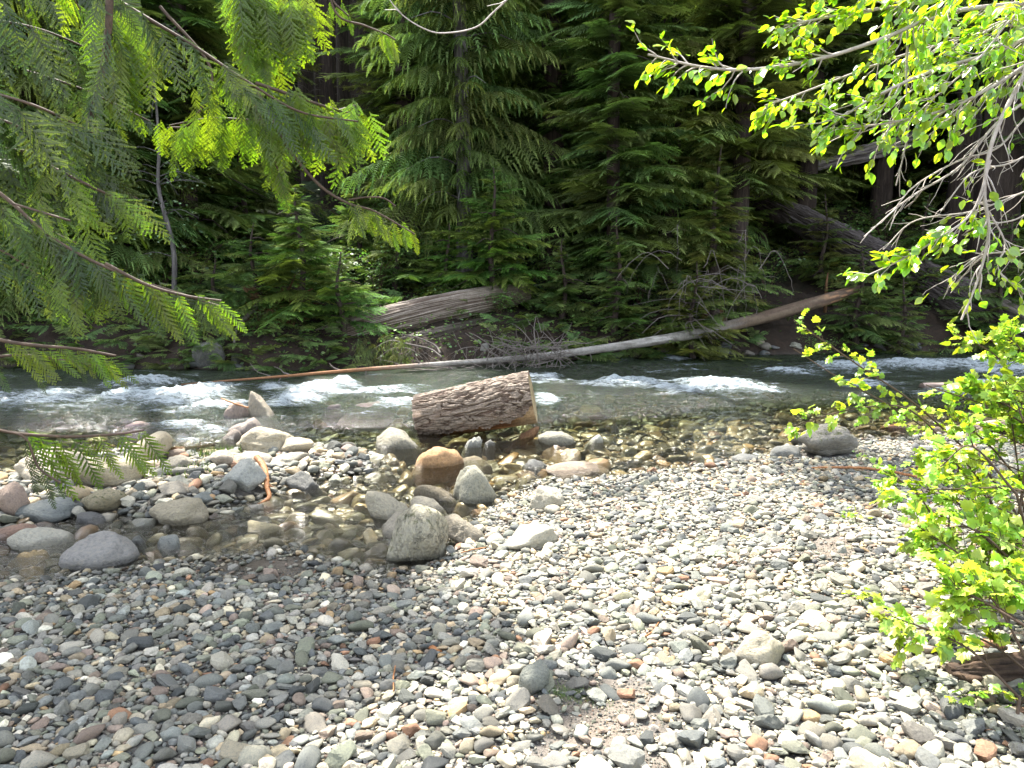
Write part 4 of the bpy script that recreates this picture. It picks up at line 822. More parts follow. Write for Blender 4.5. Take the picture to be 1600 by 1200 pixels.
# ------------------------------------------------------------------ the cut log in the river
def cut_log():
    pl = P(654, 655, 9.42); pr = P(832, 624, 9.33); L = float(np.linalg.norm(pr-pl)); c = (pl+pr)/2
    t = empty('cut_log', c, 'short thick cut log with furrowed bark resting on river stones', 'log')
    xd = nrm(pr-pl); Rm = frame(xd, np.array([0, 0, 1.0]))
    ns, nt = 420, 720; s = np.linspace(0, 1, ns); th = np.arange(nt)/nt*2*np.pi          # th: 0 = +y (away), pi/2 = up ; camera side = pi
    S_, T_ = np.meshgrid(s, th, indexing='ij')
    R0 = .300+.042*S_; ca, sa = np.cos(T_), np.sin(T_); cx, cy = ca*R0, sa*R0
    # bare wood: lower camera side, widening to the right
    ang = np.degrees(T_)        # 180 faces the camera, 270 is below
    lowlim = 232-26*S_-22*sstep(.80, 1., S_)+9*fbm(S_*5, ca*2, sa*2+3, 4)+5*fbm(S_*16, ca*6, sa*6, 3)
    bare = sstep(0, 2.0, ang-lowlim)*(1-sstep(330, 345, ang)); left = sstep(.10, .2, S_+.03*fbm(ca*4, sa*4, 1, 2)); bare = bare*left
    wx = S_*L*2.0; yy, zz = cx*16, cy*16
    w1 = fbm(wx*.9, yy*.35, zz*.35, 3)*1.1
    r1 = 1-np.abs(fbm(wx+w1*.4, yy+w1, zz+w1, 3)); r2 = 1-np.abs(fbm(wx*2.2+w1, yy*1.9, zz*1.9+5, 3))
    fur = np.clip(sstep(.72, .98, r1), 0, 1)*.85+.35*sstep(.8, 1., r2)
    plate = fbm(wx*6, yy*2.2, zz*2.2+9, 3)*.5+.5
    disp = -.030*np.clip(fur, 0, 1)+.010*plate+.012*np.floor(plate*3)/3
    wood = fbm(S_*L*1.5, yy*.6, zz*.6, 4)
    rr = R0+(1-bare)*disp-bare*(.045-.008*wood)+.012*fbm(S_*2, ca, sa, 2)
    V = np.stack([(S_-.5)*L+.0*S_, ca*rr, sa*rr], -1)
    V[..., 0] += (sstep(.97, 1, S_)*.01+ (S_ < .02)*.015*fbm(ca*5, sa*5, 2, 3))
    fl_ = np.clip(fur, 0, 1)[..., None]
    bark = np.array([.20, .165, .13])*(1-fl_)+np.array([.075, .05, .036])*fl_
    bark = bark*(.75+.5*plate[..., None]); top_lit = sstep(20, 70, ang)*(1-sstep(150, 200, ang)); bark = bark*(1+.25*top_lit[..., None])  # upper bark lightened: light from above put into the colour
    reddish = sstep(.1, .5, fbm(S_*4, ca*2, sa*2+20, 3))[..., None]*.35; bark = bark*(1-reddish)+np.array([.15, .10, .07])*reddish
    w = np.clip(wood*.8+.5, 0, 1)[..., None]; wc = np.array([.13, .055, .022])*(1-w)+np.array([.42, .20, .07])*w
    pale = (sstep(.72, .95, S_)*(1-sstep(255, 275, ang)))[..., None]; wc = wc*(1-pale)+np.array([.36, .26, .15])*pale*(.7+.5*w)
    col = bark*(1-bare[..., None])+wc*bare[..., None]
    scar = (sstep(.09, .06, S_)*sstep(150, 156, ang)*(1-sstep(163, 169, ang)))[..., None]; col = col*(1-scar)+np.array([.52, .40, .30])*scar
    W = V.reshape(-1, 3)@Rm.T; i, j = np.meshgrid(np.arange(ns-1), np.arange(nt), indexing='ij'); j2 = (j+1) % nt
    F = np.stack([i*nt+j, (i+1)*nt+j, (i+1)*nt+j2, i*nt+j2], -1).reshape(-1, 4)
    A = np.concatenate([col, np.ones_like(col[..., :1])], -1).reshape(-1, 4)
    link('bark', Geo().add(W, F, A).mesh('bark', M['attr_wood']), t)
    for e, k in ((0, -1), (ns-1, 1)):      # cut faces with rings
        ring = V[e]; g = Geo(); rings = 26; f = np.linspace(1, 0, rings); cc = np.array([ring[:, 0].mean(), 0, 0])
        X = cc+(ring[None]-cc)*f[:, None, None]; X[..., 0] += (1-f)[:, None]*0+.004*k*fbm(X[..., 1]*20, X[..., 2]*3, 4, 2)
        rg_ = .5+.5*np.sin(f*70)[:, None]*np.ones(nt)[None]; out = sstep(.90, .97, f)[:, None]*np.ones(nt)[None]
        base = np.array([.34, .27, .15])*(.75+.35*rg_[..., None]); base = base*(1-out[..., None])+np.array([.09, .055, .035])*out[..., None]
        base = base*(1+.35*fbm(X[..., 1]*4, X[..., 2]*4, 1, 3))[..., None]
        i, j = np.meshgrid(np.arange(rings-1), np.arange(nt), indexing='ij'); j2 = (j+1) % nt
        FF = np.stack([i*nt+j, i*nt+j2, (i+1)*nt+j2, (i+1)*nt+j], -1).reshape(-1, 4)
        g.add(X.reshape(-1, 3)@Rm.T, FF if k > 0 else FF[:, ::-1], np.concatenate([base, np.ones_like(base[..., :1])], -1).reshape(-1, 4)); link('cut_end', g.mesh('cut_end', M['attr_wood']), t)
    return t, pl, pr
cut_log()
def log_obj(name, pts, rad, colf, label, cat='log', n=28, m=120, rough=.12, fr=(3, 14), mat='attr_wood', seed=0, flat=1., group=None, furrow=0.):
    """a lying trunk: ridged surface along its length, colour by position"""
    c = np.mean(pts, 0); q = spline(np.array(pts)-c, m); s = np.linspace(0, 1, m); rd = np.interp(s, np.linspace(0, 1, len(rad)), rad)
    th = np.arange(n)/n*2*np.pi; S_, T_ = np.meshgrid(s, th, indexing='ij'); L = np.linalg.norm(np.diff(q, axis=0), axis=1).sum()
    nz = fbm(S_*L*fr[0]*.3+seed, np.cos(T_)*fr[1]*.25, np.sin(T_)*fr[1]*.25+seed, 4)
    rid = 1-np.abs(fbm(S_*L*fr[0]*.12+seed*3, np.cos(T_)*fr[1]*.5, np.sin(T_)*fr[1]*.5+seed, 3)); fu = sstep(.75, 1., rid)
    g = Geo(); up = np.sin(T_)
    K = colf(S_, nz, fu, T_); K = np.concatenate([K, np.ones_like(K[..., :1])], -1).reshape(-1, 4)
    tube(g, q, rd, n, K, True, rfun=lambda i, t_: (1+rough*nz-furrow*fu))
    o = link(name, g.mesh(name, M[mat]), None, c); tag(o, label, cat, group); return o
def lerp3(a, b, k): return np.array(a)*(1-k[..., None])+np.array(b)*k[..., None]
# long fallen alder across the river
pa = [P(283, 601, 13.2), P(420, 590, 13.9), P(560, 578, 14.8), P(700, 568, 15.6), P(850, 556, 16.4), P(1000, 536, 17.2), P(1100, 518, 17.9), P(1200, 494, 18.6), P(1290, 468, 19.2), P(1345, 452, 19.6)]
def c_alder(s, n, f, T):
    k = sstep(.20, .38, s+.04*n); c = lerp3((.26, .13, .06), (.245, .235, .21), k); k2 = sstep(.62, .76, s+.05*n); c = c*(1-k2[..., None])+lerp3((.085, .055, .038), (.14, .105, .07), np.clip(n+.5, 0, 1))*k2[..., None]
    w = (sstep(.1, .5, n)*k*(1-k2))[..., None]; c = c*(1-w)+np.array([.36, .35, .32])*w
    dk = (sstep(.25, .5, fbm(s*60, np.cos(T)*2, np.sin(T)*2, 2))*k*(1-k2)*.6)[..., None]; c = c*(1-dk)+np.array([.10, .085, .07])*dk
    br = (sstep(.86, .9, s)*sstep(0, .3, n)*(1-sstep(.96, .99, s)*.2))[..., None]; c = c*(1-br)+np.array([.33, .19, .10])*br
    return c
al = log_obj('fallen_alder', pa, [.014, .024, .036, .052, .07, .10, .125, .145, .15, .12], c_alder, 'long thin fallen alder spanning the river, orange at its tip, grey-white in the middle', n=20, m=260, rough=.06)
g = Geo(); r = np.random.default_rng(8); ca = np.array(al.location); q = spline(pa, 260)
def stub(p0, d, L, r0, bend=.2, n=7, gg=None):
    d = nrm(d); p = [p0]; 
    for i in range(n-1): d = nrm(d+r.normal(0, bend, 3)*[1, 1, .6]); p.append(p[-1]+d*L/(n-1))
    tube(gg if gg is not None else g, np.array(p), np.linspace(r0, r0*.25, n), 5, cap=False); return np.array(p)
for k, d, L, r0 in [(52, (-.6, .2, .7), .28, .022), (78, (-.5, .1, .8), .25, .022), (60, (-.3, -.3, -1), .3, .02), (86, (.1, -.3, -1), .35, .025), (93, (-.8, -.4, -.5), .7, .02), (100, (-.1, -.2, -1), .35, .025), (112, (.1, -.2, -1), .3, .025), (106, (-1, .1, .65), 1.1, .022), (103, (-.9, .3, .9), 1.0, .018),
                    (36, (-1, .1, .5), .55, .014), (30, (-1, -.1, .35), .5, .012), (33, (-.5, -.5, -1), .4, .012), (120, (-.5, .3, .9), .7, .016), (128, (.2, -.2, -1), .3, .02), (180, (.1, -.3, .9), .35, .016), (196, (.1, -.5, .7), .3, .012)]:
    gs = Geo(); stub(q[k]-ca, d, L, r0, gg=gs); link('branch_stub', gs.mesh('branch_stub', M['twig_dead']), al)
g = Geo()
for i in range(150):                   # caught debris round the middle of the alder
    p0 = P(r.uniform(770, 890), r.uniform(535, 575), 16.0+r.uniform(-.3, .3)); d = r.normal(0, 1, 3)*[1.2, .5, .6]; stub(p0, d, r.uniform(.3, 1.0), r.uniform(.005, .012), .22)
for i in range(40): stub(P(r.uniform(640, 800), 575+r.uniform(-4, 12), 15.6), (r.normal(-1, .6), r.normal(0, .4), r.normal(0, .25)), r.uniform(.4, 1.1), r.uniform(.005, .014), .2)
stub(P(842, 560, 16), (.0, 0, -.3), .3, .03); stub(P(842, 565, 16), (-.16, 0, 1), .95, .026, .08); stub(P(838, 545, 16), (-.5, 0, 1), .75, .016, .15); stub(P(846, 520, 16), (-.4, 0, 1), .5, .01, .2)
for V in g.v: V -= ca.astype(np.float32)
tw = link('caught_twigs', g.mesh('caught_twigs', M['twig_dead']), None, ca); tag(tw, 'tangle of dry twigs caught on the middle of the fallen alder', 'twigs')
# curved weathered dead branches with hanging greenery left of the tangle
g = Geo(); lf = Geo(); c0 = P(640, 560, 16.0)
for (uv, r0) in [([(690, 558), (672, 545), (640, 538), (610, 532), (585, 545), (572, 562)], .022), ([(688, 552), (680, 540), (655, 528), (630, 522)], .03), ([(660, 560), (640, 545), (612, 545), (590, 560)], .012), ([(705, 572), (716, 548), (738, 542), (760, 545)], .012), ([(760, 575), (765, 550), (790, 538), (815, 548)], .012)]:
    pp = spline([P(a, b_, 16.0+.2*math.sin(a)) for a, b_ in uv], 14)-c0; tube(g, pp, np.linspace(r0, .005, 14), 5, cap=False)
    for i in range(16): k = r.integers(3, 14); stub(pp[k], (r.normal(-.3, .6), r.normal(0, .5), -r.uniform(.2, 1)), r.uniform(.15, .5), .004, .15)
for i in range(46):
    pp = P(r.uniform(560, 640), r.uniform(520, 560), 16.0+r.uniform(-.3, .3))-c0; V, F_, A_ = BG['loose'][r.integers(6)]; d = np.array([[r.normal(-.4, .6), r.normal(0, .5), -.55]]); place(lf, V, F_, A_, frame(nrm(d), np.array([[0, -.3, 1.]])), np.array([r.uniform(.3, .6)]), pp[None], r.uniform(size=1))
t = empty('drooping_branch', c0, 'dead grey arched branch with dull green sprays behind the fallen alder', 'branch'); link('wood', g.mesh('wood', M['twig_dead']), t); link('sprays', lf.mesh('sprays', M['olive_far']), t)
def c_old(s, n, f, T):
    c = lerp3((.09, .066, .048), (.32, .28, .235), np.clip(n*1.5+.5, 0, 1)); d = (f*.85)[..., None]; c = c*(1-d)+np.array([.07, .045, .032])*d
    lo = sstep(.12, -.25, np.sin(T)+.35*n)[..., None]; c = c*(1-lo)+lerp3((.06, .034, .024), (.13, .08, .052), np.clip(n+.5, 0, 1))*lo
    ms = (sstep(.62, .85, s+.12*n)*.7)[..., None]; c = c*(1-ms)+np.array([.05, .045, .02])*ms; return c
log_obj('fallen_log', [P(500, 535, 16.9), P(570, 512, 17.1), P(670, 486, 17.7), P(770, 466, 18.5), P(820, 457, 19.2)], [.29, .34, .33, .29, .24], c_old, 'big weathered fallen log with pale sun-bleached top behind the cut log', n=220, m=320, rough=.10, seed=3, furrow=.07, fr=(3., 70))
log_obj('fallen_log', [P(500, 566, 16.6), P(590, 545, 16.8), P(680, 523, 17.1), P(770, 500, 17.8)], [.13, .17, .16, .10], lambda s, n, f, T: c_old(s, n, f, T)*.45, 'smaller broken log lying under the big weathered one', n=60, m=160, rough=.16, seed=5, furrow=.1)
def c_ridge(s, n, f, T):
    c = lerp3((.05, .042, .038), (.12, .105, .10), np.clip(n+.5, 0, 1)); d = (f*.9)[..., None]; return c*(1-d)+np.array([.02, .015, .012])*d
def on_ground(L, dz):
    out = []
    for u, v, Y in L: out.append(P(u, v, Y))
    return out
log_obj('ridged_trunk', [P(1165, 300, 25), P(1240, 338, 24), P(1320, 378, 23), P(1400, 415, 22), P(1475, 452, 21), P(1560, 492, 20), P(1700, 560, 18.8)], [.33, .38, .42, .46, .48, .5, .5], c_ridge, 'large fallen trunk with ridged grey bark sloping down to the right on the far bank', n=200, m=360, rough=.16, seed=7, fr=(6.0, 60), furrow=.11)
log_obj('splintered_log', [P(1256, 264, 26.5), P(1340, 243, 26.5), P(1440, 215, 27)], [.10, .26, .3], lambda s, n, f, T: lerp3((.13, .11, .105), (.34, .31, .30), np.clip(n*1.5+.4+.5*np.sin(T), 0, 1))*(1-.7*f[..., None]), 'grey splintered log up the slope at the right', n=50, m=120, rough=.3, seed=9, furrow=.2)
log_obj('grey_log', [P(1520, 445, 20.3), P(1570, 475, 19.6), P(1660, 520, 18.8)], [.09, .12, .12], lambda s, n, f, T: lerp3((.12, .10, .09), (.26, .23, .21), np.clip(n+.5, 0, 1)), 'thin grey log lying beside the ridged trunk', n=24, m=60, rough=.1, seed=10)
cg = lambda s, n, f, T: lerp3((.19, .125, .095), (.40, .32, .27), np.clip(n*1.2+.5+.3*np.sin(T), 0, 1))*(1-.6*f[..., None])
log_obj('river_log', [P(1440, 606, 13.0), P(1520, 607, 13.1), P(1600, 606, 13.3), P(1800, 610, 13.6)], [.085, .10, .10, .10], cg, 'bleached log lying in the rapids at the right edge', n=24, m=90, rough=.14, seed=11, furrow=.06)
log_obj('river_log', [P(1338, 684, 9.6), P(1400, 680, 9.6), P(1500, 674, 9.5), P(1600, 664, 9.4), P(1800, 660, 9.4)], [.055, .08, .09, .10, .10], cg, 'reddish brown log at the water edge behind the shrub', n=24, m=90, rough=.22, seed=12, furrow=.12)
log_obj('river_log', [P(1345, 700, 9.1), P(1420, 694, 9.2), P(1560, 700, 9.2), P(1700, 704, 9.1)], [.05, .05, .045, .04], cg, 'thinner broken log below the reddish one behind the shrub', n=18, m=60, rough=.25, seed=13, furrow=.1)
log_obj('river_log', [P(1420, 640, 11.2), P(1480, 690, 9.4), P(1560, 664, 9.3)], [.03, .04, .045], cg, 'crooked pale branch crossing the logs behind the shrub', n=14, m=60, rough=.2, seed=14)
# bark slab leaning on the cut log
def slab(name, c, L, W, T, xd, up, seed, mat, label, cat, colr=None):
    V, F = stone(seed, 4, 5, 12, .2, (1, 1, 1)); V = V.copy(); x = V[:, 0]
    V[:, 2] += .25*fbm(x*1.2, V[:, 1]*6, seed, 3)*np.sign(V[:, 2]); V[:, 1] *= (1-.35*np.maximum(-x, 0)**1.5); V[:, 1] += .15*fbm(x*3, 2, seed, 2)
    V = V*[L/2, W/2, T/2]; f = frame(np.array(xd, float), np.array(up, float)); o = link(name, Geo().add(V@f.T, F, (*(colr or (.2, .1, .05)), 1)).mesh(name, M[mat]), None, c); tag(o, label, cat); return o
slab('bark_slab', P(820, 687, 8.95), .56, .19, .15, P(846, 672, 9.0)-P(790, 705, 8.9), (0, -.4, 1), 41, 'wood_rot', 'brown slab of split wood leaning on the right end of the cut log', 'wood slab')
gp_ = G(676, 1018); slab('bark_chip', gp_+[0, 0, .02], .125, .035, .014, (1, -.55, -.05), (0, -.1, 1), 43, 'wood_orange', 'reddish brown bark chip lying on the gravel', 'bark chip').color = (1, 1, 1, 1)
g = Geo(); c0 = P(1090, 470, 17.9); rq = np.random.default_rng(77)
for i in range(20):
    u0, v0 = rq.uniform(1040, 1200), rq.uniform(375, 470); du = rq.uniform(-95, 45); dv = rq.uniform(10, 85); Yq = 17.8+rq.uniform(-.4, .3)
    q_ = spline([P(u0, v0, Yq), P(u0+du*.45, v0-rq.uniform(5, 30), Yq-.1), P(u0+du*.95, v0+dv*.4, Yq-.15), P(u0+du*1.05, v0+dv, Yq-.1)], 14)-c0; q_ = q_+np.cumsum(rq.normal(0, .022, (14, 3)), 0); tube(g, q_, np.linspace(rq.uniform(.005, .012), .002, 14), 4, cap=False)
    for j in range(3): k_ = rq.integers(3, 12); stub(q_[k_], rq.normal(0, 1, 3)-[0, 0, .6], rq.uniform(.15, .45), .004, .25, gg=g)
tag(link('dead_twigs', g.mesh('dead_twigs', M['twig_dead']), None, c0), 'looping pale dead twigs drooping above the leaning alder log, right of centre', 'twigs')
# sticks
def stick(name, pts, rad, mat, label, cat='stick', side=0, seed=0, n=7):
    rr = np.random.default_rng(seed); c = np.mean(pts, 0); q = spline(pts, 26)-c; q += fbm(q[:, :1]*9, q[:, 1:2]*9, seed+np.arange(3)[None]*7, 2)*.005; g = Geo(); tube(g, q, np.interp(np.linspace(0, 1, 26), np.linspace(0, 1, len(rad)), rad), n)
    for i in range(side):
        k = rr.integers(4, 24); d = nrm(q[min(k+1, 25)]-q[k-1]+rr.normal(0, .6, 3)*np.linalg.norm(q[min(k+1, 25)]-q[k-1])); p = q[k]+np.cumsum(np.vstack([[0, 0, 0]]+[nrm(d+rr.normal(0, .25, 3))*rr.uniform(.02, .06) for _ in range(4)]), 0); tube(g, p, np.linspace(rad[0]*.4, .002, 5), 4, cap=False)
    return tag(link(name, g.mesh(name, M[mat]), None, c), label, cat)
def gl(L, dz=.03): return [G(u, v)+[0, 0, dz if np.isscalar(dz) else dz[i]] for i, (u, v) in enumerate(L)]
stick('driftwood_stick', gl([(402, 742), (414, 752), (418, 775), (420, 788), (395, 797), (362, 806)], [.17, .12, .08, .05, .03, .03]), [.028, .030, .022, .02, .012, .007], 'wood_orange', 'orange peeled stick with a bent thin end beside the angular block', side=3, seed=2)
stick('driftwood_stick', gl([(272, 712), (305, 708), (335, 702)], .06), [.035, .03, .02], 'wood_rot', 'short dark brown stick across the upper gravel bar', side=4, seed=3)
stick('driftwood_stick', [P(346, 623, 10.3), P(366, 630, 10.2), P(388, 637, 10.1)], [.012, .014, .012], 'wood_orange', 'short curved pale stick stranded on the wedge-shaped boulder', seed=4)
stick('twig', gl([(1268, 738), (1320, 738), (1370, 741), (1420, 750), (1458, 760)], .045), [.006, .012, .013, .012, .008], 'wood_orange', 'long brown twig lying on the gravel near the shrub', side=4, seed=5)
stick('twig', gl([(895, 965), (930, 952), (958, 945)], .03), [.004, .006, .003], 'wood_grey', 'pale thin twig on the sunlit gravel', seed=6)
stick('twig', gl([(1008, 1000), (1020, 992), (1030, 978)], .02), [.004, .004, .003], 'wood_orange', 'tiny reddish twig on the sunlit gravel', seed=7)
stick('twig', gl([(810, 1012), (825, 1020), (842, 1030)], .03), [.003, .003, .002], 'wood_grey', 'thin pale twig behind the upright greenish stone', seed=8)
stick('twig', gl([(720, 870), (735, 866), (760, 862)], .03), [.004, .005, .003], 'wood_orange', 'small brown twig right of the tall cracked boulder', seed=9)
stick('twig', gl([(615, 1090), (616, 1060), (618, 1050)], .03), [.003, .004, .003], 'wood_orange', 'small twig standing in the lower gravel', seed=19)
stick('root_stick', [P(368, 577, 16.2), P(366, 545, 16.3), P(370, 515, 16.4), P(385, 495, 16.6), P(400, 480, 16.9)], [.014, .022, .035, .05, .06], 'twig_dead', 'curved grey dead root hanging from the bank to the water', 'root', seed=10)
# root wad on the far bank
g = Geo(); c = P(440, 480, 17.4); r = np.random.default_rng(12)
for i in range(70):
    a = r.uniform(0, 6.28); e = np.array([math.cos(a)*r.uniform(.4, 1.0), -r.uniform(0, .8), math.sin(a)*r.uniform(.3, .9)]); q = spline([[0, 0, 0]+r.normal(0, .2, 3), e*.5+r.normal(0, .12, 3), e+r.normal(0, .15, 3)-[0, 0, .1]], 9); tube(g, q, np.linspace(r.uniform(.03, .09), .008, 9), 5, cap=False)
V, F_ = stone(99, 4, 7, 6, .5, (.75, .5, .65)); g.add(V+nrm(V)*.1*fbm(V[:, 0]*6, V[:, 1]*6, V[:, 2]*6, 3)[:, None], F_)
tag(link('root_wad', g.mesh('root_wad', M['wood_rot']), None, c), 'torn root wad of dark brown roots under the bushy hemlock', 'roots')
# splintered stump under the olive cedar
g = Geo(); pp = P(1118, 430, 19.8); zb = float(H(pp[0], pp[1])); tube(g, np.array([[0, 0, -.2], [0, 0, .4], [.03, 0, .9], [.05, 0, 1.3]]), np.array([.34, .27, .24, .20]), 20, rfun=lambda i, th: 1+.16*np.sin(th*4)[None]+.1*np.sin(th*9+1)[None])
for i in range(16): a = i/16*6.28; tube(g, np.array([[math.cos(a)*.17+.05, math.sin(a)*.17, 1.2], [math.cos(a)*.16+.06, math.sin(a)*.16, 1.3+r.uniform(.05, .5)]]), np.array([.045, .006]), 4)
tag(link('broken_stump', g.mesh('broken_stump', M['wood_rot']), None, (pp[0], pp[1], zb)), 'broken brown stump half hidden under the olive cedar', 'stump')
g = Geo(); pp = P(1294, 395, 20.6); zb = float(H(pp[0], pp[1])); tube(g, np.array([[0, 0, -.3], [.01, 0, .4], [.0, 0, .8], [.03, 0, 1.05]]), np.array([.05, .045, .035, .012]), 9)
tag(link('snag', g.mesh('snag', M['wood_rot']), None, (pp[0], pp[1], zb)), 'thin broken snag standing before the ridged fallen trunk', 'snag')
# rotten log under the shrub at the lower right
log_obj('rotten_log', [G(1515, 1092)+[0, .15, .03], G(1560, 1082)+[.05, .1, .03], G(1700, 1060)+[.3, .1, .05]], [.03, .06, .08], lambda s, n, f, T: lerp3((.02, .012, .008), (.075, .048, .03), np.clip(n+.5, 0, 1)), 'dark rotten log lying under the bright shrub', n=60, m=120, rough=.5, seed=17, furrow=.12, fr=(9, 7))
# bank rocks, dark, individually on the far bank
rb = np.random.default_rng(33); BL = {}
for i in range(86):
    u = rb.uniform(60, 420) if i % 5 == 0 or i < 12 else rb.uniform(1130, 1480) if i % 5 < 4 else rb.uniform(860, 1100); base = G(u, rb.uniform(540, 572)); x = base[0]; y = float(yfl(x))+rb.uniform(-.15, .5); s = rb.uniform(.07, .24)
    o = link('bank_rock', PM[rb.integers(len(PM))], None, (x, y, float(H(x, y))+s*.25), rb.uniform(0, 6.28), s)
    k = rb.choice(3); o.color = (*[(.10, .10, .095), (.14, .125, .10), (.07, .075, .07)][k], 1)
    where = 'left' if u < 430 else 'right' if u > 1110 else 'middle'
    tag(o, f'dark wet {["grey", "brown", "blackish"][k]} rock in the shade at the {where} foot of the far bank', 'rock', f'{["grey", "brown", "blackish"][k]} rocks at the {where} foot of the far bank')
# moss tuft and grass
def tuft(u, v, n, hgt, spread, mat, label, name, seed):
    r = np.random.default_rng(seed); c = G(u, v); g = Geo(); V = []; A = []
    for i in range(n):
        p = np.array([r.normal(0, spread), r.normal(0, spread*.8), -.01]); p[2] += float(H(c[0]+p[0], c[1]+p[1]))-c[2]; a = r.uniform(0, 6.28); l = hgt*r.uniform(.5, 1.2); e = p+np.array([math.cos(a)*l*.6, math.sin(a)*l*.6, l]); w = np.array([-math.sin(a), math.cos(a), 0])*l*.09
        V += [p-w, p+w, e]; A += [[0, .5, .5, 0], [0, .5, .5, 0], [1, .5, .5, 0]]
    g.add(V, np.arange(len(V)).reshape(-1, 3), A); tag(link(name, g.mesh(name, M[mat]), None, c), label, 'plant', kind='stuff' if 'grass' in name else None)
tuft(885, 1085, 1200, .022, .055, 'moss', 'small yellow-green moss tuft beside the upright greenish stone', 'moss_tuft', 1)
tuft(930, 1095, 500, .02, .04, 'moss', 'thin patch of moss at the edge of the sand patch', 'moss_tuft', 2)
tuft(280, 738, 220, .09, .16, 'cedar_shaded', 'tuft of dry grass on the gravel bar by the weathered rock', 'grass_tuft', 3)
tuft(340, 712, 200, .10, .12, 'cedar_shaded', 'tuft of dark grass behind the creamy pair of rocks', 'grass_tuft', 4)
# ------------------------------------------------------------------ near cedar (left)
def cedar_frond(seed, L=1., gap=.055, wid=.30, bw=.012, th=.034):
    """flat fern-like frond, unit length along +x, in the xy plane; side branchlets carry pointed lobes"""
    r = np.random.default_rng(seed); V = []; F = []; A = []
    def tri(a, b, c, ta, tb, tc):
        n = len(V); V.extend([a, b, c]); F.append([n, n+1, n+2]); A.extend([[ta, 0, .5, 0], [tb, 0, .5, 0], [tc, 0, .5, 0]])
    cv = r.uniform(-.07, .07); z = lambda s, l: -.16*s*s-.22*l*l-.02*math.sin(s*20)
    w = .007
    for i in range(12):
        s0, s1 = i/12, (i+1)/12; y0, y1 = cv*math.sin(3*s0), cv*math.sin(3*s1); a = np.array([s0, y0-w, z(s0, 0)]); b = np.array([s0, y0+w, z(s0, 0)]); c = np.array([s1, y1+w*.8, z(s1, 0)]); d = np.array([s1, y1-w*.8, z(s1, 0)]); tri(a, b, c, 0, 0, 0); tri(a, c, d, 0, 0, 0)
    s = .06; sg = 1
    while s < 1.0:
        l = wid*(.35+.65*math.sin(min(1, s*2.2)*1.57))*(1-s**1.6*.85)*r.uniform(.6, 1.12); an = R(50-12*s+r.uniform(-4, 4)); d = np.array([math.cos(an), sg*math.sin(an)]); pr = np.array([-d[1], d[0]])
        m = max(2, int(l/.034))
        def pt(t_, off): q = np.array([s, cv*math.sin(3*s)])+d*t_*l+pr*off; return np.array([q[0], q[1], z(s, t_*l/wid*1.)*1.])
        tri(pt(0, -bw*.6), pt(.45, -bw), pt(.45, bw), .1, .4, .4); tri(pt(0, -bw*.6), pt(.45, bw), pt(0, bw*.6), .1, .4, .1); tri(pt(.45, -bw), pt(1.04, 0), pt(.45, bw), .4, 1, .4)
        for k in range(m):
            t_ = (k+.5)/m; ll = th*(1-.45*t_)*r.uniform(.8, 1.2)
            for s2 in (-1, 1):
                p = pt(t_, 0); e2 = pt(t_, 0)+np.append((d*.78+pr*s2*.66)*ll, -.002); b1 = pt(t_-.30/m, 0); b2 = pt(t_+.42/m, 0); tri(b1, b2, e2, .3+.3*t_, .3+.3*t_, .55+.45*t_)
        s += gap*.5*(1.15-.35*s); sg = -sg
    return np.array(V), np.array(F), np.array(A)
def cedar_fan(seed):
    """irregular branched cedar spray: side branchlets that carry their own small lobes"""
    r = np.random.default_rng(seed); V = []; F = []; A = []; cv = r.uniform(-.12, .12)
    def tri(a, b, c, ta, tb, tc):
        n = len(V); V.extend([a, b, c]); F.append([n, n+1, n+2]); A.extend([[ta, 0, .5, 0], [tb, 0, .5, 0], [tc, 0, .5, 0]])
    def p3(q, lift): return np.array([q[0], q[1]+cv*math.sin(2.6*q[0]), -.18*q[0]**2-lift])
    def branch(o, ang, L, t0, lev):
        d = np.array([math.cos(ang), math.sin(ang)]); pr = np.array([-d[1], d[0]]); lift = .25*L*L if lev else 0; w = .010 if lev else .007; bend = r.uniform(-.25, .25) if lev else 0
        P_ = lambda t, off=0.: p3(o+d*t*L+pr*(off+bend*t*t*L), lift*t+.03*abs(off))
        k = 5
        for i in range(k): a, b = i/k, (i+1)/k; wa, wb = w*(1-.6*a), w*(1-.6*b); tri(P_(a, -wa), P_(b, -wb), P_(b, wb), t0+.3*a*lev, t0+.3*b*lev, t0+.3*b*lev); tri(P_(a, -wa), P_(b, wb), P_(a, wa), t0+.3*a*lev, t0+.3*b*lev, t0+.3*a*lev)
        if lev == 0:
            s = .05; sg = 1
            while s < .97: branch(np.array([s, 0.]), sg*R(r.uniform(34, 56)), (.42*(1-s)**.75*min(1, .45+s*2.5)+.04)*r.uniform(.55, 1.15), .15+.2*s, 1); s += r.uniform(.030, .055); sg = -sg
            branch(np.array([.95, 0.]), 0, .09, .5, 1); return
        m = max(3, int(L/.026))
        for i in range(m):
            t = (i+.6)/m; l = .048*(1-.55*t)*r.uniform(.55, 1.2)*min(1, .5+L*3)
            for sg in (-1, 1):
                a2 = ang+sg*R(r.uniform(30, 48)); dd = np.array([math.cos(a2), math.sin(a2)]); b0 = o+d*t*L+pr*bend*t*t*L; e = b0+dd*l; mm = b0+dd*l*.55; q2 = np.array([-dd[1], dd[0]])*.0085
                tri(p3(b0, lift*t), p3(mm-q2, lift*t+.006), p3(mm+q2, lift*t+.006), .35+.3*t, .55+.3*t, .55+.3*t); tri(p3(mm-q2, lift*t+.006), p3(e, lift*t+.014), p3(mm+q2, lift*t+.006), .55+.3*t, .7+.3*t, .55+.3*t)
    branch(np.array([0., 0.]), 0, 1., .05, 0); return np.array(V), np.array(F), np.array(A)
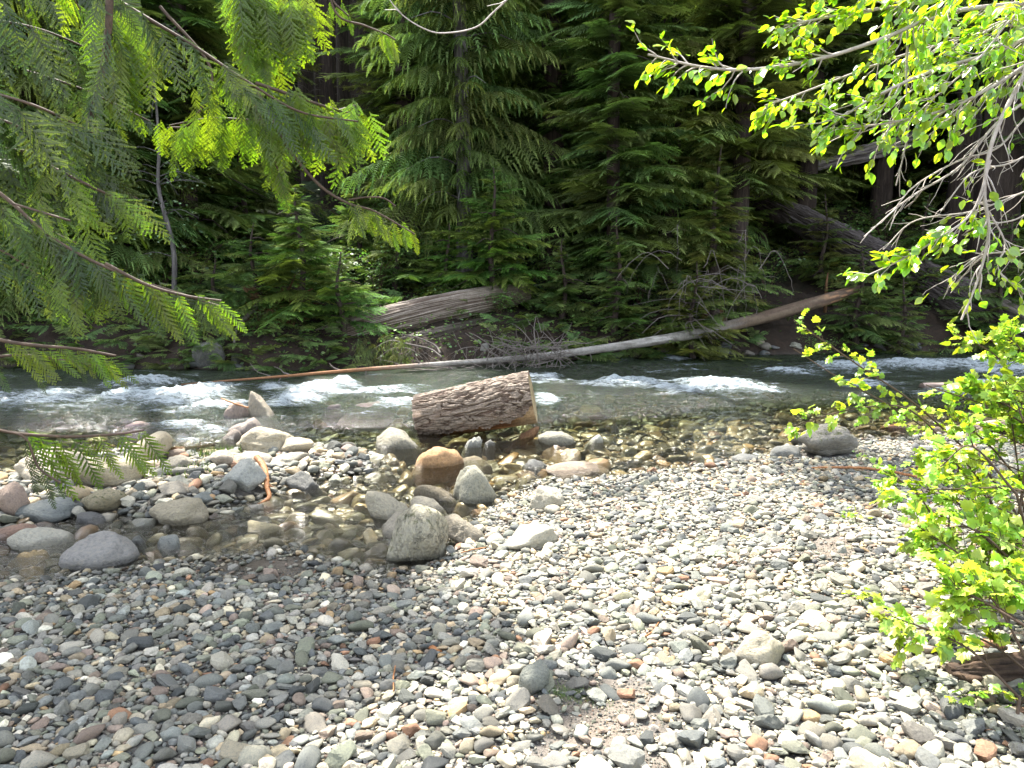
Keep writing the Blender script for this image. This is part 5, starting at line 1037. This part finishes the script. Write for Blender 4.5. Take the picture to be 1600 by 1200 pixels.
def to_trunk(g, p0, trunk_xy, rad, origin):
    """carry a limb that enters the picture from outside back to its trunk"""
    u, v, z = project(p0)
    if not (v < 0 or u < -40 or u > 1640): return None
    top = v < 60; zt = max(p0[2]+1.4, 4.6) if top else p0[2]+.55; e = np.array([*trunk_xy, zt]); m = (p0+e)/2+[0, 0, .45 if top else .12]
    q = spline([p0, m, e], 14)-origin; tube(g, q, np.linspace(rad, rad*2.2+.006, 14), 7, cap=False); return q+origin
FR = [cedar_fan(k) for k in range(8)]
FRL = [cedar_frond(20+k, gap=.085, wid=.30, bw=.019, th=.042) for k in range(5)]      # leaner, more open
rc = np.random.default_rng(21)
cb = np.array([-4.3, 4.6, float(H(-4.3, 4.6))])
ced = empty('cedar_tree', cb, 'large cedar on the near left shore reaching its drooping fronds into the picture', 'tree')
g = Geo(); tube(g, spline([[0, 0, -.3], [0.05, 0, 3], [0, .05, 8], [0, 0, 14]], 30), np.linspace(.26, .05, 30), 16, rfun=lambda i, th: 1+.08*np.sin(th*6)[None]); link('trunk', g.mesh('trunk', M['trunk_dark']), ced)
def cedar_branch(pts, rad, nf, L, mat='cedar_lit', start=.15, down=.6, side=.5, along=.7, lean=None, twig='twig_brown', seed=0, spread=.0, lst=None, jit=.02, facing=0.):
    """a limb (world polyline) with fronds hanging off both sides; fronds are a part of the limb"""
    r = np.random.default_rng(seed); n = 40; q = spline(pts, n); T = nrm(np.gradient(q, axis=0)); g = Geo(); tube(g, q-cb, np.linspace(rad, .003, n), 7, cap=False); ext = to_trunk(g, q[0], cb[:2], rad, cb)
    f = Geo(); per = {}
    for i in range(nf):
        s = start+(1-start)*(i+r.uniform(0, .8))/nf; k = min(int(s*(n-1)), n-1); t = T[k]; sd = nrm(np.cross(t, [0, 0, 1.0])); sg = 1 if i % 2 else -1
        d = t*along*r.uniform(.8, 1.2)+sd*sg*side*r.uniform(.5, 1.3)+np.array([0, 0, -1])*down*r.uniform(.6, 1.3)+(0 if lean is None else np.array(lean)); d = nrm(d)
        ll = L*(1-.35*s)*r.uniform(.7, 1.15); p = q[k]+r.normal(0, jit, 3)
        up = np.array([0, 0, 1.0])*.5+r.normal(0, .35, 3)+sd*sg*.3; up = up*(1-facing)+np.array([0, -1, .35])*facing+r.normal(0, .15, 3)
        if spread:
            off = nrm(sd*sg+t*.6-np.array([0, 0, .3]))*r.uniform(0, spread); tube(g, np.array([p, p+off*.5, p+off+[0, 0, -.02]])-cb, np.array([.004, .003, .002]), 4, cap=False); p = p+off
        per.setdefault(int(r.integers(len(lst or FR))), []).append((p-cb, d, up, ll, r.uniform()))
    if ext is not None:
        for i in range(16):
            k = int(r.integers(0, 9)); t = nrm(ext[0]-ext[-1]); sd = nrm(np.cross(t, [0, 0, 1.0])); sg = 1 if i % 2 else -1; d = nrm(t*.5+sd*sg*.5+np.array([0, 0, -.75])+r.normal(0, .15, 3))
            if ext[k][2] > 3.2 and project(ext[k]+[0, 0, -L])[1] > -20: continue
            per.setdefault(int(r.integers(len(lst or FR))), []).append((ext[k]+r.normal(0, .02, 3)-cb, d, np.array([0, -.2, 1.0])+r.normal(0, .3, 3), L*r.uniform(.8, 1.2), r.uniform()))
    for k, Ls in per.items():
        V, F, A = (lst or FR)[k]; T_ = np.array([a[0] for a in Ls]); Rm = frame(np.array([a[1] for a in Ls]), np.array([a[2] for a in Ls])); AA = A.copy()
        place(f, V, F, AA, Rm, np.array([a[3] for a in Ls]), T_, np.array([a[4] for a in Ls]))
        f.a[-1][:, 2] = np.repeat(r.uniform(.1, .9, len(Ls)), len(V))
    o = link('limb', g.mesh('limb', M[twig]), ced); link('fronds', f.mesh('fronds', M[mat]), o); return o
def PP(L): return [P(u, v, Y) for u, v, Y in L]
# main limb sweeping from upper left to the right with the bright hanging curtains
cedar_branch(PP([(-160, -220, 3.0), (60, -80, 2.8), (200, 10, 2.7), (300, 70, 2.7), (390, 130, 2.7), (470, 175, 2.8), (560, 190, 2.9)]), .008, 30, .26, 'cedar_shaded', .25, .75, .35, .5, seed=1, facing=.35)
cedar_branch(PP([(250, 10, 2.9), (330, 110, 2.9), (300, 190, 2.9), (262, 200, 3.0)]), .006, 16, .20, 'cedar_lit', .3, .8, .2, .3, seed=2, facing=.7, lst=FR)
cedar_branch(PP([(560, 165, 3.0), (480, 185, 3.0), (400, 188, 3.0), (330, 185, 3.0), (265, 196, 3.0)]), .007, 44, .22, 'cedar_lit', .0, 1.2, .2, .2, seed=3, facing=.8)
cedar_branch(PP([(400, 130, 2.9), (460, 150, 2.9), (520, 170, 2.95), (562, 180, 3.0)]), .007, 34, .25, 'cedar_lit', .1, 1.1, .25, .35, seed=4, facing=.75)
cedar_branch(PP([(385, 140, 2.85), (410, 190, 2.85), (425, 240, 2.9), (440, 280, 2.95)]), .005, 16, .20, 'cedar_lit', .2, 1.0, .35, .3, seed=5, facing=.7)
cedar_branch(PP([(360, -60, 3.0), (400, -20, 3.0), (440, -10, 3.0), (490, -5, 3.0)]), .007, 40, .30, 'cedar_lit', .0, 1.3, .2, .15, seed=6, facing=.85)
cedar_branch(PP([(380, -60, 3.1), (370, 20, 3.1), (395, 60, 3.1), (420, 90, 3.1)]), .006, 24, .22, 'cedar_lit', .2, 1., .3, .3, seed=7, facing=.8)
cedar_branch(PP([(400, 140, 2.9), (450, 230, 2.9), (500, 290, 2.9), (545, 318, 2.9), (585, 330, 2.9), (648, 366, 2.9)]), .007, 15, .15, 'cedar_lit', .62, 1.1, .15, .45, seed=8, facing=.85, jit=.008, lst=FRL)
cedar_branch(PP([(545, 312, 2.9), (575, 308, 2.9), (600, 310, 2.9), (618, 322, 2.9)]), .003, 2, .05, 'cedar_lit', .8, .6, .2, .6, seed=9, facing=.8, lst=FRL)
cedar_branch(PP([(505, -60, 3.2), (525, 20, 3.2), (570, 40, 3.2), (600, 52, 3.2), (618, 62, 3.2)]), .005, 8, .13, 'cedar_lit', .72, 1.2, .1, .3, seed=10, facing=.85, jit=.01, lst=FRL)
cedar_branch(PP([(505, -40, 3.2), (520, 0, 3.2), (530, 12, 3.2), (545, 25, 3.2)]), .004, 7, .10, 'cedar_lit', .3, 1.2, .1, .3, seed=11, facing=.85, lst=FRL)
# dark stem on the left and its shaded foliage
cedar_branch(PP([(172, -120, 2.5), (170, 40, 2.5), (158, 120, 2.5), (140, 190, 2.5), (128, 235, 2.5), (100, 280, 2.5), (62, 320, 2.5)]), .013, 26, .22, 'cedar_shaded', .1, .6, .6, .4, seed=12, facing=.3)
cedar_branch(PP([(190, 20, 2.8), (180, 60, 2.8), (172, 80, 2.8)]), .004, 24, .26, 'cedar_lit', .0, 1.2, .4, .1, seed=13, facing=.8, jit=.05)
for k, (a, b_, c_, L_, nf, m_) in enumerate([((-120, 120), (40, 160), (150, 210), .30, 40, 'cedar_shaded'), ((-120, 230), (60, 240), (215, 310), .28, 44, 'cedar_shaded'), ((-140, 20), (40, 40), (170, 90), .32, 44, 'cedar_shaded'), ((-120, -80), (60, -40), (220, 10), .30, 40, 'cedar_shaded'),
                                            ((-160, 180), (10, 190), (90, 260), .30, 30, 'cedar_shaded'), ((-60, -60), (80, -30), (130, 20), .22, 22, 'cedar_lit'), ((-160, 300), (-20, 320), (120, 380), .26, 30, 'cedar_shaded'), ((40, 110), (130, 140), (235, 190), .22, 20, 'cedar_shaded'), ((60, 250), (140, 290), (225, 330), .22, 22, 'cedar_lit'), ((-100, 360), (0, 390), (110, 470), .24, 26, 'cedar_shaded')]):
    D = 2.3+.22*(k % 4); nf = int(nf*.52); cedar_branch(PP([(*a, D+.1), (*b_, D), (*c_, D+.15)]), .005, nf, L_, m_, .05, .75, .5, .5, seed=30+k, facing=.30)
# second long limb low on the left: (0,300)->(350,480)
cedar_branch(PP([(-160, 190, 2.2), (0, 302, 2.2), (60, 355, 2.2), (120, 395, 2.2), (200, 432, 2.2), (270, 455, 2.2), (342, 478, 2.2)]), .006, 40, .21, 'cedar_shaded', .2, .95, .25, .5, seed=50, facing=.6, jit=.01)
cedar_branch(PP([(60, 350, 2.25), (110, 410, 2.25), (120, 460, 2.25)]), .004, 18, .18, 'cedar_lit', .2, .9, .4, .3, seed=51, facing=.6)
cedar_branch(PP([(165, 412, 2.15), (230, 445, 2.15), (290, 462, 2.15), (346, 470, 2.15)]), .005, 13, .19, 'cedar_lit', .0, 1.0, .15, .55, seed=52, facing=.8, jit=.006, lst=FRL)
cedar_branch(PP([(20, 318, 2.1), (60, 330, 2.1), (110, 345, 2.1)]), .003, 6, .09, 'cedar_lit', .2, .8, .2, .6, seed=53, facing=.8, lst=FRL)
# lower left sprigs
cedar_branch(PP([(-120, 500, 2.0), (0, 531, 2.0), (60, 540, 2.0), (120, 545, 2.0), (182, 556, 2.0)]), .006, 17, .14, 'cedar_lit', .25, .95, .15, .7, seed=54, facing=.8, jit=.005, lst=FRL)
cedar_branch(PP([(-120, 545, 2.1), (-20, 556, 2.1), (50, 556, 2.1), (165, 574, 2.1)]), .004, 6, .12, 'cedar_shaded', .2, 1., .2, .4, seed=55, facing=.7, lst=FRL)
cedar_branch(PP([(-120, 640, 2.0), (0, 672, 2.0), (60, 680, 2.0), (120, 682, 2.0), (185, 678, 2.0), (225, 672, 2.0)]), .005, 15, .19, 'cedar_lit', .28, 1.1, .1, .5, seed=56, facing=.8, jit=.006, lst=FRL)
cedar_branch(PP([(0, 672, 1.95), (40, 685, 1.95), (60, 730, 1.95), (95, 755, 1.95)]), .003, 7, .11, 'cedar_shaded', .3, 1.0, .2, .4, seed=57, facing=.8, jit=.006, lst=FRL)
# unseen high boughs added to the cedar to shade the left of the shore (kept out of the open sunlit parts)
def canopy(parent, base, centre, size, n, seed, mat, kind='cedar', need=None, Lb=(1.0, 1.8), marg=.35):
    r = np.random.default_rng(seed); g = Geo(); lim = Geo(); per = [[] for _ in range(6)]; k_ = 0
    while k_ < n*40 and sum(map(len, per)) < n:
        k_ += 1; p = np.array(centre)+r.uniform(-1, 1, 3)*size
        u, v, z = project(p)
        e = p+np.array([0, 0, -.9]); u2, v2, z2 = project(e)
        if z2 > .2 and v2 > -110 and -250 < u2 < 1850: continue
        s = float(sunny(p[None])[0]); hs = float(halfsun(p[None])[0])
        if s > -marg: continue
        if hs > 0 and r.uniform() < .75: continue
        if need is not None and not need(land(p[None])[0]): continue
        d = p-(base+[0, 0, 0]); d[2] = r.normal(0, .25)*2; d = nrm(d); per[r.integers(6)].append((p-base, d, r.uniform(*Lb), r.uniform()))
    for k in range(6):
        if not per[k]: continue
        V, F, A = BG[kind][k]; T_ = np.array([a[0] for a in per[k]]); Rm = frame(np.array([a[1] for a in per[k]]), np.array([0, 0, 1.])[None]+r.normal(0, .15, (len(T_), 3)))
        place(g, V, F, A, Rm, np.array([a[2] for a in per[k]]), T_-Rm[:, :, 0]*.5, np.array([a[3] for a in per[k]]))
        for a in per[k][::5]:
            z0 = max(a[0][2]-.8, 1.0); q = spline([[0, 0, z0], [a[0][0]*.5, a[0][1]*.5, (z0+a[0][2])/2+.3], a[0]], 8); w = land(q+base); 
            tube(lim, q, np.linspace(.035, .012, 8), 4, cap=False)
    if g.n:
        thin(g, base); link('crown', g.mesh('crown', M[mat]), parent); link('limbs', lim.mesh('limbs', M['trunk_dark']), parent)  # crown and limbs out of view, placed by where their shadows land
need_l = lambda q: (-6.5 < q[0] < 1.2) and (1.6 < q[1] < 11)
canopy(ced, cb, (-2.6, 6.8, 6.8), (3.4, 3.6, 3.0), 240, 71, 'cedar_shaded', need=need_l)
need_b = lambda q: (-4.5 < q[0] < .6) and (1.8 < q[1] < 6.2)
canopy(ced, cb, (-3.0, 4.2, 5.2), (2.6, 2.6, 1.8), 60, 72, 'cedar_shaded', need=need_b)
need_c = lambda q: (-1.6 < q[0] < 1.3) and (1.7 < q[1] < 5.0)
canopy(ced, cb, (-2.2, 5.0, 5.2), (1.9, 1.8, 1.3), 170, 74, 'cedar_shaded', need=need_c, Lb=(.45, .8), marg=.10)
# ------------------------------------------------------------------ alder tree on the right shore: bright leafy branches hang into view
def alder_leaf():
    V = []; A = []; n = 7; V.append([0, 0, 0]); 
    prof = [(.12, .16), (.3, .30), (.5, .345), (.7, .28), (.88, .14)]
    for x, y in prof: V.append([x, y, .07*y/.34+.02*math.sin(x*20)-.10*x*x])
    V.append([1.04, 0, -.12])
    for x, y in prof[::-1]: V.append([x, -y, .07*y/.34-.02*math.sin(x*20)-.10*x*x])
    m = len(V); V += [[.3, 0, -.01], [.6, 0, -.04], [.85, 0, -.08]]; a, b_, c_ = m, m+1, m+2
    F = [[0, a, 1], [1, a, 2], [2, a, 3], [3, a, b_], [3, b_, 4], [4, b_, c_], [4, c_, 5], [5, c_, 6], [6, c_, 7], [7, c_, 8], [8, c_, b_], [8, b_, 9], [9, b_, a], [9, a, 10], [10, a, 11], [11, a, 0]]
    A = [[.9, 0, .5, 0]]*m+[[.2, 0, .5, 0]]*3; A[0] = [.1, 0, .5, 0]; return np.array(V, float), np.array(F), np.array(A)
AL = alder_leaf(); ab = np.array([5.2, 5.8, float(H(5.2, 5.8))])
ald = empty('alder_tree', ab, 'alder on the right shore whose pale twigs with fresh yellow-green leaves hang into the picture', 'tree')
g = Geo(); tube(g, spline([[0, 0, -.3], [-.1, 0, 3], [-.5, .1, 6], [-.7, 0, 10]], 30), np.linspace(.15, .04, 30), 12); link('trunk', g.mesh('trunk', M['trunk_grey']), ald)
def twig_sys(g, lf, q, r, rad, n_side, sl, nl, size, origin, hang=.3, tmpl=None, start=.2, sdown=.25, leafy=1., tipdir=None):
    T = nrm(np.gradient(q, axis=0)); m = len(q); tube(g, q-origin, np.linspace(rad, rad*.25+.0012, m), 6, cap=False); pts = []; dr = []
    for i in range(n_side):
        s = start+(1-start)*r.uniform(0, 1)**.9; k = min(int(s*(m-1)), m-1); t = T[k]; sd = nrm(np.cross(t, r.normal(0, 1, 3)))
        d = nrm(t*.9+sd*r.uniform(.4, .9)+np.array([0, 0, -sdown])); L = sl*r.uniform(.4, 1.1)*(1-.4*s); w = [q[k]]
        for j in range(6): d = nrm(d+r.normal(0, .16, 3)+np.array([0, 0, -.04*hang])); w.append(w[-1]+d*L/6)
        w = np.array(w); tube(g, w-origin, np.linspace(max(rad*.35, .0018), .0009, 7), 4, cap=False)
        if r.uniform() < leafy:
            for j in range(nl): kk = r.integers(2, 7); pts.append(w[kk]+r.normal(0, .008, 3)-origin); dr.append(nrm(w[min(kk, 6)]-w[kk-1]))
    if pts: scatter_leaves(lf, r, np.array(pts), size, 1., tmpl or AL, np.array(dr), hang)
def alder_branch(L, rad, n_side, sl, nl, size, seed, leafy=1., start=.15, sdown=.2):
    r = np.random.default_rng(seed); g = Geo(); lf = Geo(); q = spline(PP(L), 40); ext = to_trunk(g, q[0], ab[:2]-[.15, 0], rad, ab)
    if ext is not None and n_side > 5: twig_sys(g, lf, ext[:10][::-1], r, rad*.8, 12, sl, nl, size, ab, start=.05, leafy=leafy, sdown=.1)
    twig_sys(g, lf, q, r, rad, n_side, sl, nl, size, ab, start=start, leafy=leafy, sdown=sdown)
    o = link('branch', g.mesh('branch', M['twig_pale']), ald)
    if lf.n: link('leaves', lf.mesh('leaves', M['alder']), o)
# (pixel path with depth), radius, side twigs, twig length, leaves per twig, leaf size
S1 = .037
alder_branch([(1750, -10, 3.4), (1600, 5, 3.2), (1480, 20, 3.1), (1380, 60, 3.0), (1280, 92, 3.0), (1180, 108, 3.0), (1100, 105, 3.0), (1012, 85, 3.0)], .010, 46, .22, 7, S1, 1)
alder_branch([(1760, -60, 3.3), (1600, -50, 3.2), (1450, 0, 3.1), (1330, 20, 3.1), (1225, 40, 3.1)], .010, 44, .26, 9, S1, 2)
alder_branch([(1780, 60, 3.1), (1640, 50, 3.0), (1560, 80, 3.0), (1460, 110, 2.9), (1370, 150, 2.9), (1290, 200, 2.9)], .009, 44, .28, 7, S1, 3)
alder_branch([(1780, 30, 3.0), (1640, 80, 2.9), (1560, 130, 2.9), (1480, 170, 2.9), (1400, 190, 2.9), (1330, 200, 2.9)], .008, 38, .26, 6, S1, 4)
alder_branch([(1780, -80, 3.1), (1600, -40, 2.9), (1500, -20, 2.9), (1400, -25, 2.9), (1290, -30, 3.)], .008, 36, .26, 7, S1*1.1, 5)
alder_branch([(1780, 90, 3.3), (1640, 140, 3.1), (1560, 190, 3.0), (1500, 260, 3.0), (1420, 310, 3.0), (1350, 370, 3.0)], .007, 22, .25, 2, S1, 6, leafy=.25, sdown=.5)
alder_branch([(1700, 10, 2.9), (1620, 90, 2.8), (1572, 170, 2.8), (1548, 230, 2.8), (1538, 300, 2.8), (1545, 360, 2.8), (1530, 430, 2.8), (1502, 500, 2.8)], .010, 26, .24, 3, S1, 7, leafy=.5, sdown=.5)
alder_branch([(1548, 250, 2.8), (1520, 330, 2.8), (1470, 370, 2.8), (1410, 405, 2.8), (1345, 435, 2.8)], .005, 24, .15, 6, S1, 8, sdown=.3)
alder_branch([(1415, -20, 3.1), (1418, 60, 3.1), (1416, 130, 3.1), (1420, 190, 3.1), (1412, 240, 3.1), (1400, 290, 3.1)], .005, 12, .16, 1, S1, 9, leafy=.2, sdown=.8)
alder_branch([(1780, 200, 3.0), (1640, 160, 3.0), (1560, 230, 3.0), (1500, 250, 3.0), (1430, 290, 3.0), (1395, 330, 3.0)], .005, 16, .2, 2, S1, 10, leafy=.3, sdown=.3)
alder_branch([(1545, 330, 2.8), (1570, 380, 2.8), (1560, 420, 2.8), (1600, 460, 2.8)], .004, 12, .15, 3, S1, 11, sdown=.3)
alder_branch([(1780, 300, 2.9), (1640, 320, 2.9), (1580, 345, 2.9), (1520, 350, 2.9)], .004, 10, .15, 3, S1, 12, sdown=.3)
alder_branch([(1760, 20, 3.5), (1640, 10, 3.4), (1500, 60, 3.4), (1400, 90, 3.4), (1240, 150, 3.4), (1195, 165, 3.4)], .007, 40, .24, 7, S1, 13)
for k_, L_ in enumerate([[(1780, -40, 3.3), (1650, 0, 3.2), (1540, 50, 3.2), (1450, 120, 3.2), (1380, 180, 3.2)], [(1780, 70, 3.4), (1660, 60, 3.3), (1580, 40, 3.3), (1490, 60, 3.3), (1400, 30, 3.3)], [(1780, -90, 3.0), (1680, -40, 2.8), (1590, 20, 2.8), (1530, 90, 2.8), (1440, 170, 2.8)], [(1780, 120, 3.2), (1660, 110, 3.1), (1570, 120, 3.1), (1490, 180, 3.1), (1430, 230, 3.1)]]):
    alder_branch(L_, .005, 26, .24, 5, S1, 40+k_)
for k_, L_ in enumerate([[(1700, 260, 3.1), (1600, 300, 3.1), (1520, 330, 3.1), (1430, 345, 3.1), (1380, 390, 3.1)], [(1700, 180, 2.9), (1590, 250, 2.9), (1520, 270, 2.9), (1470, 330, 2.9)], [(1680, 360, 2.9), (1600, 390, 2.9), (1530, 400, 2.9), (1480, 440, 2.9)]]):
    alder_branch(L_, .004, 18, .2, 2, S1, 50+k_, leafy=.2, sdown=.4)
# arched bare twig at the top middle
alder_branch([(830, -60, 3.05), (800, -10, 3.0), (770, 20, 3.0), (745, 42, 3.0), (705, 51, 3.0), (670, 48, 3.0), (625, 20, 3.0), (590, -30, 3.0)], .0035, 3, .08, 0, S1, 14, leafy=0)
# boughs added above the alder, out of view, to shade the upper right gravel
need_r = lambda q: (1.2 < q[0] < 7.5) and (4.3 < q[1] < 9.5)
canopy(ald, ab, (3.6, 8.6, 7.2), (3.2, 3.4, 2.4), 260, 73, 'understory', kind='loose', need=need_r, Lb=(.8, 1.5))
# ------------------------------------------------------------------ bright lobed-leaf shrub on the right
def maple_leaf():
    ang = [-150, -118, -92, -70, -48, -28, -12, 0, 12, 28, 48, 70, 92, 118, 150]; rad = [.30, .50, .42, .64, .50, .78, .70, 1.0, .70, .78, .50, .64, .42, .50, .30]
    V = [[0, 0, 0]]; A = [[.15, 0, .5, 0]]
    for a, q in zip(ang, rad): V.append([math.cos(R(a))*q*.62+.18, math.sin(R(a))*q*.72, -.16*q*q+.05*math.sin(R(a)*9)]); A.append([.85, 0, .5, 0])
    V.append([.22, 0, .03]); A.append([.35, 0, .5, 0]); c = len(V)-1
    F = [[c, i, i+1] for i in range(1, len(ang))]+[[0, 1, c], [0, c, len(ang)]]; return np.array(V, float), np.array(F), np.array(A)
ML = maple_leaf(); mb = np.array([2.05, 3.3, float(H(2.05, 3.3))])
shr = empty('leafy_bush', mb, 'bright yellow-green bush with lobed leaves at the right edge of the gravel', 'bush')
def bush_part(stems, n_side, sl, nl, size, seed, mat='maple', parent=shr, origin=mb, leafy=1., tmpl=ML, rad=.006, sdown=.05):
    r = np.random.default_rng(seed); g = Geo(); lf = Geo()
    for L in stems:
        p0 = P(*L[0]); x_, y_ = p0[0]+r.uniform(-.05, .2), p0[1]+r.uniform(-.1, .1); tube(g, spline([[x_, y_, float(H(x_, y_))-.05], [x_, y_, (float(H(x_, y_))+p0[2])/2], p0], 10)-origin, np.linspace(rad*1.5, rad, 10), 6, cap=False)
        twig_sys(g, lf, spline(PP(L), 26), r, rad, n_side, sl, nl, size, origin, hang=.1, tmpl=tmpl, start=.25, leafy=leafy, sdown=sdown)
    link('stems', g.mesh('stems', M['twig_brown']), parent); link('foliage', lf.mesh('foliage', M[mat]), parent)
rs = np.random.default_rng(5); stems = []
for i in range(26):
    v1 = rs.uniform(600, 1040); k = (v1-560)/480; u1 = 1405+60*math.sin(v1*.03)+rs.uniform(0, 130)+(60 if v1 < 700 else 0); D = 3.9-1.25*k+rs.uniform(-.25, .25)
    u0, v0, D0 = 1640+rs.uniform(-60, 120), min(v1+rs.uniform(40, 200), 1090), D-.1
    stems.append([(u0, v0, D0), ((u0+u1)/2+rs.uniform(-20, 20), (v0+v1)/2-rs.uniform(10, 60), D), (u1, v1, D+rs.uniform(-.1, .2))])
bush_part(stems, 13, .22, 4, .070, 3)
stems = []
for i in range(10):
    v1 = rs.uniform(500, 900); u1 = rs.uniform(1500, 1620); D = 4.2-.9*(v1-500)/400; stems.append([(1660+rs.uniform(0, 80), v1+170, D), (1640, v1+60, D), (u1, v1, D+.1)])
bush_part(stems, 9, .22, 4, .070, 4)
# taller thin stems with sparse small leaves reaching left over the river
tall = empty('young_maple', mb+[.15, .6, 0], 'thin-stemmed young maple with sparse fresh leaves arching over the shore', 'sapling'); mb2 = mb+[.15, .6, 0]
bush_part([[(1640, 900, 4.0), (1560, 760, 4.0), (1440, 640, 4.0), (1340, 570, 4.0), (1240, 500, 4.0)]], 26, .20, 4, .05, 7, parent=tall, origin=mb2, rad=.007)
bush_part([[(1560, 820, 4.0), (1480, 700, 4.0), (1400, 640, 4.0), (1310, 590, 4.0), (1240, 545, 4.0)], [(1500, 720, 3.9), (1420, 640, 3.9), (1330, 640, 3.9), (1240, 665, 3.9)], [(1600, 800, 3.8), (1575, 620, 3.8), (1560, 560, 3.8), (1490, 520, 3.8)], [(1640, 700, 3.8), (1600, 560, 3.8), (1570, 520, 3.8)]], 15, .17, 5, .055, 8, parent=tall, origin=mb2, rad=.005)
bush_part([[(1500, 900, 3.9), (1440, 780, 3.9), (1380, 735, 3.9)], [(1560, 860, 3.9), (1500, 760, 3.9), (1440, 700, 3.9)], [(1600, 760, 3.9), (1540, 690, 3.9), (1480, 650, 3.9)]], 16, .2, 5, .062, 9, parent=tall, origin=mb2)
# small seedlings on the gravel
for k, (u, v, s, lab) in enumerate([(1515, 1110, .10, 'small bright seedling on the gravel below the dark rotten log'), (1345, 945, .08, 'tiny seedling on the gravel left of the bush'), (1340, 820, .10, 'small seedling on the shaded gravel left of the bush'), (1220, 725, .10, 'little leafy sprout left of the mossy dark boulder'), (1590, 1110, .10, 'seedling at the lower right edge')]):
    if k == 3: u, v = 1345, 722; lab = 'little leafy sprout at the right foot of the mossy dark boulder'
    c = G(u, v); r = np.random.default_rng(200+k); t = empty('seedling', c, lab, 'seedling'); g = Geo(); lf = Geo(); pts = []
    for i in range(7):
        a = r.uniform(0, 6.28); q = spline([[0, 0, -.01], [math.cos(a)*s*.3, math.sin(a)*s*.3, s*.6], [math.cos(a)*s, math.sin(a)*s, s*r.uniform(.5, 1.)]], 6); tube(g, q, np.linspace(.0022, .001, 6), 4, cap=False); pts += [q[5], q[3]]
    scatter_leaves(lf, r, np.array(pts), .05, tmpl=ML); link('stems', g.mesh('stems', M['twig_brown']), t); link('foliage', lf.mesh('foliage', M['maple']), t)
# ------------------------------------------------------------------ light and render settings
w = bpy.data.worlds.new('World'); sc.world = w; w.use_nodes = True; nt = w.node_tree; bgn = nt.nodes.get('Background') or nt.nodes.new('ShaderNodeBackground')
sky = nt.nodes.new('ShaderNodeTexSky'); sky.sky_type = 'NISHITA'; sky.sun_disc = False; sky.sun_elevation = SUN_EL; sky.sun_rotation = SUN_AZ; sky.air_density = 1.; sky.dust_density = 1.5
hs_ = nt.nodes.new('ShaderNodeHueSaturation'); hs_.inputs['Saturation'].default_value = .45; nt.links.new(sky.outputs[0], hs_.inputs['Color']); nt.links.new(hs_.outputs[0], bgn.inputs[0]); bgn.inputs[1].default_value = .15
out = nt.nodes.get('World Output') or nt.nodes.new('ShaderNodeOutputWorld'); nt.links.new(bgn.outputs[0], out.inputs[0])
sl = bpy.data.lights.new('sun', 'SUN'); sl.energy = 3.6; sl.angle = R(.55); sl.color = (1, .955, .88); so = bpy.data.objects.new('sun', sl); C.objects.link(so)
so.rotation_euler = Vector((float(SD[0]), float(SD[1]), float(SD[2]))).to_track_quat('Z', 'Y').to_euler()
sc.view_settings.view_transform = 'Standard'; sc.view_settings.look = 'None'; sc.view_settings.gamma = 1; sc.view_settings.exposure = EXPOSURE
sc.render.engine = 'CYCLES'; cy = sc.cycles; cy.max_bounces = 5; cy.diffuse_bounces = 3; cy.glossy_bounces = 2; cy.transmission_bounces = 3; cy.transparent_max_bounces = 6
cy.caustics_reflective = False; cy.caustics_refractive = False; cy.use_denoising = True; cy.denoiser = 'OPENIMAGEDENOISE'; cy.sample_clamp_indirect = 6; cy.use_adaptive_sampling = True; cy.adaptive_threshold = .015
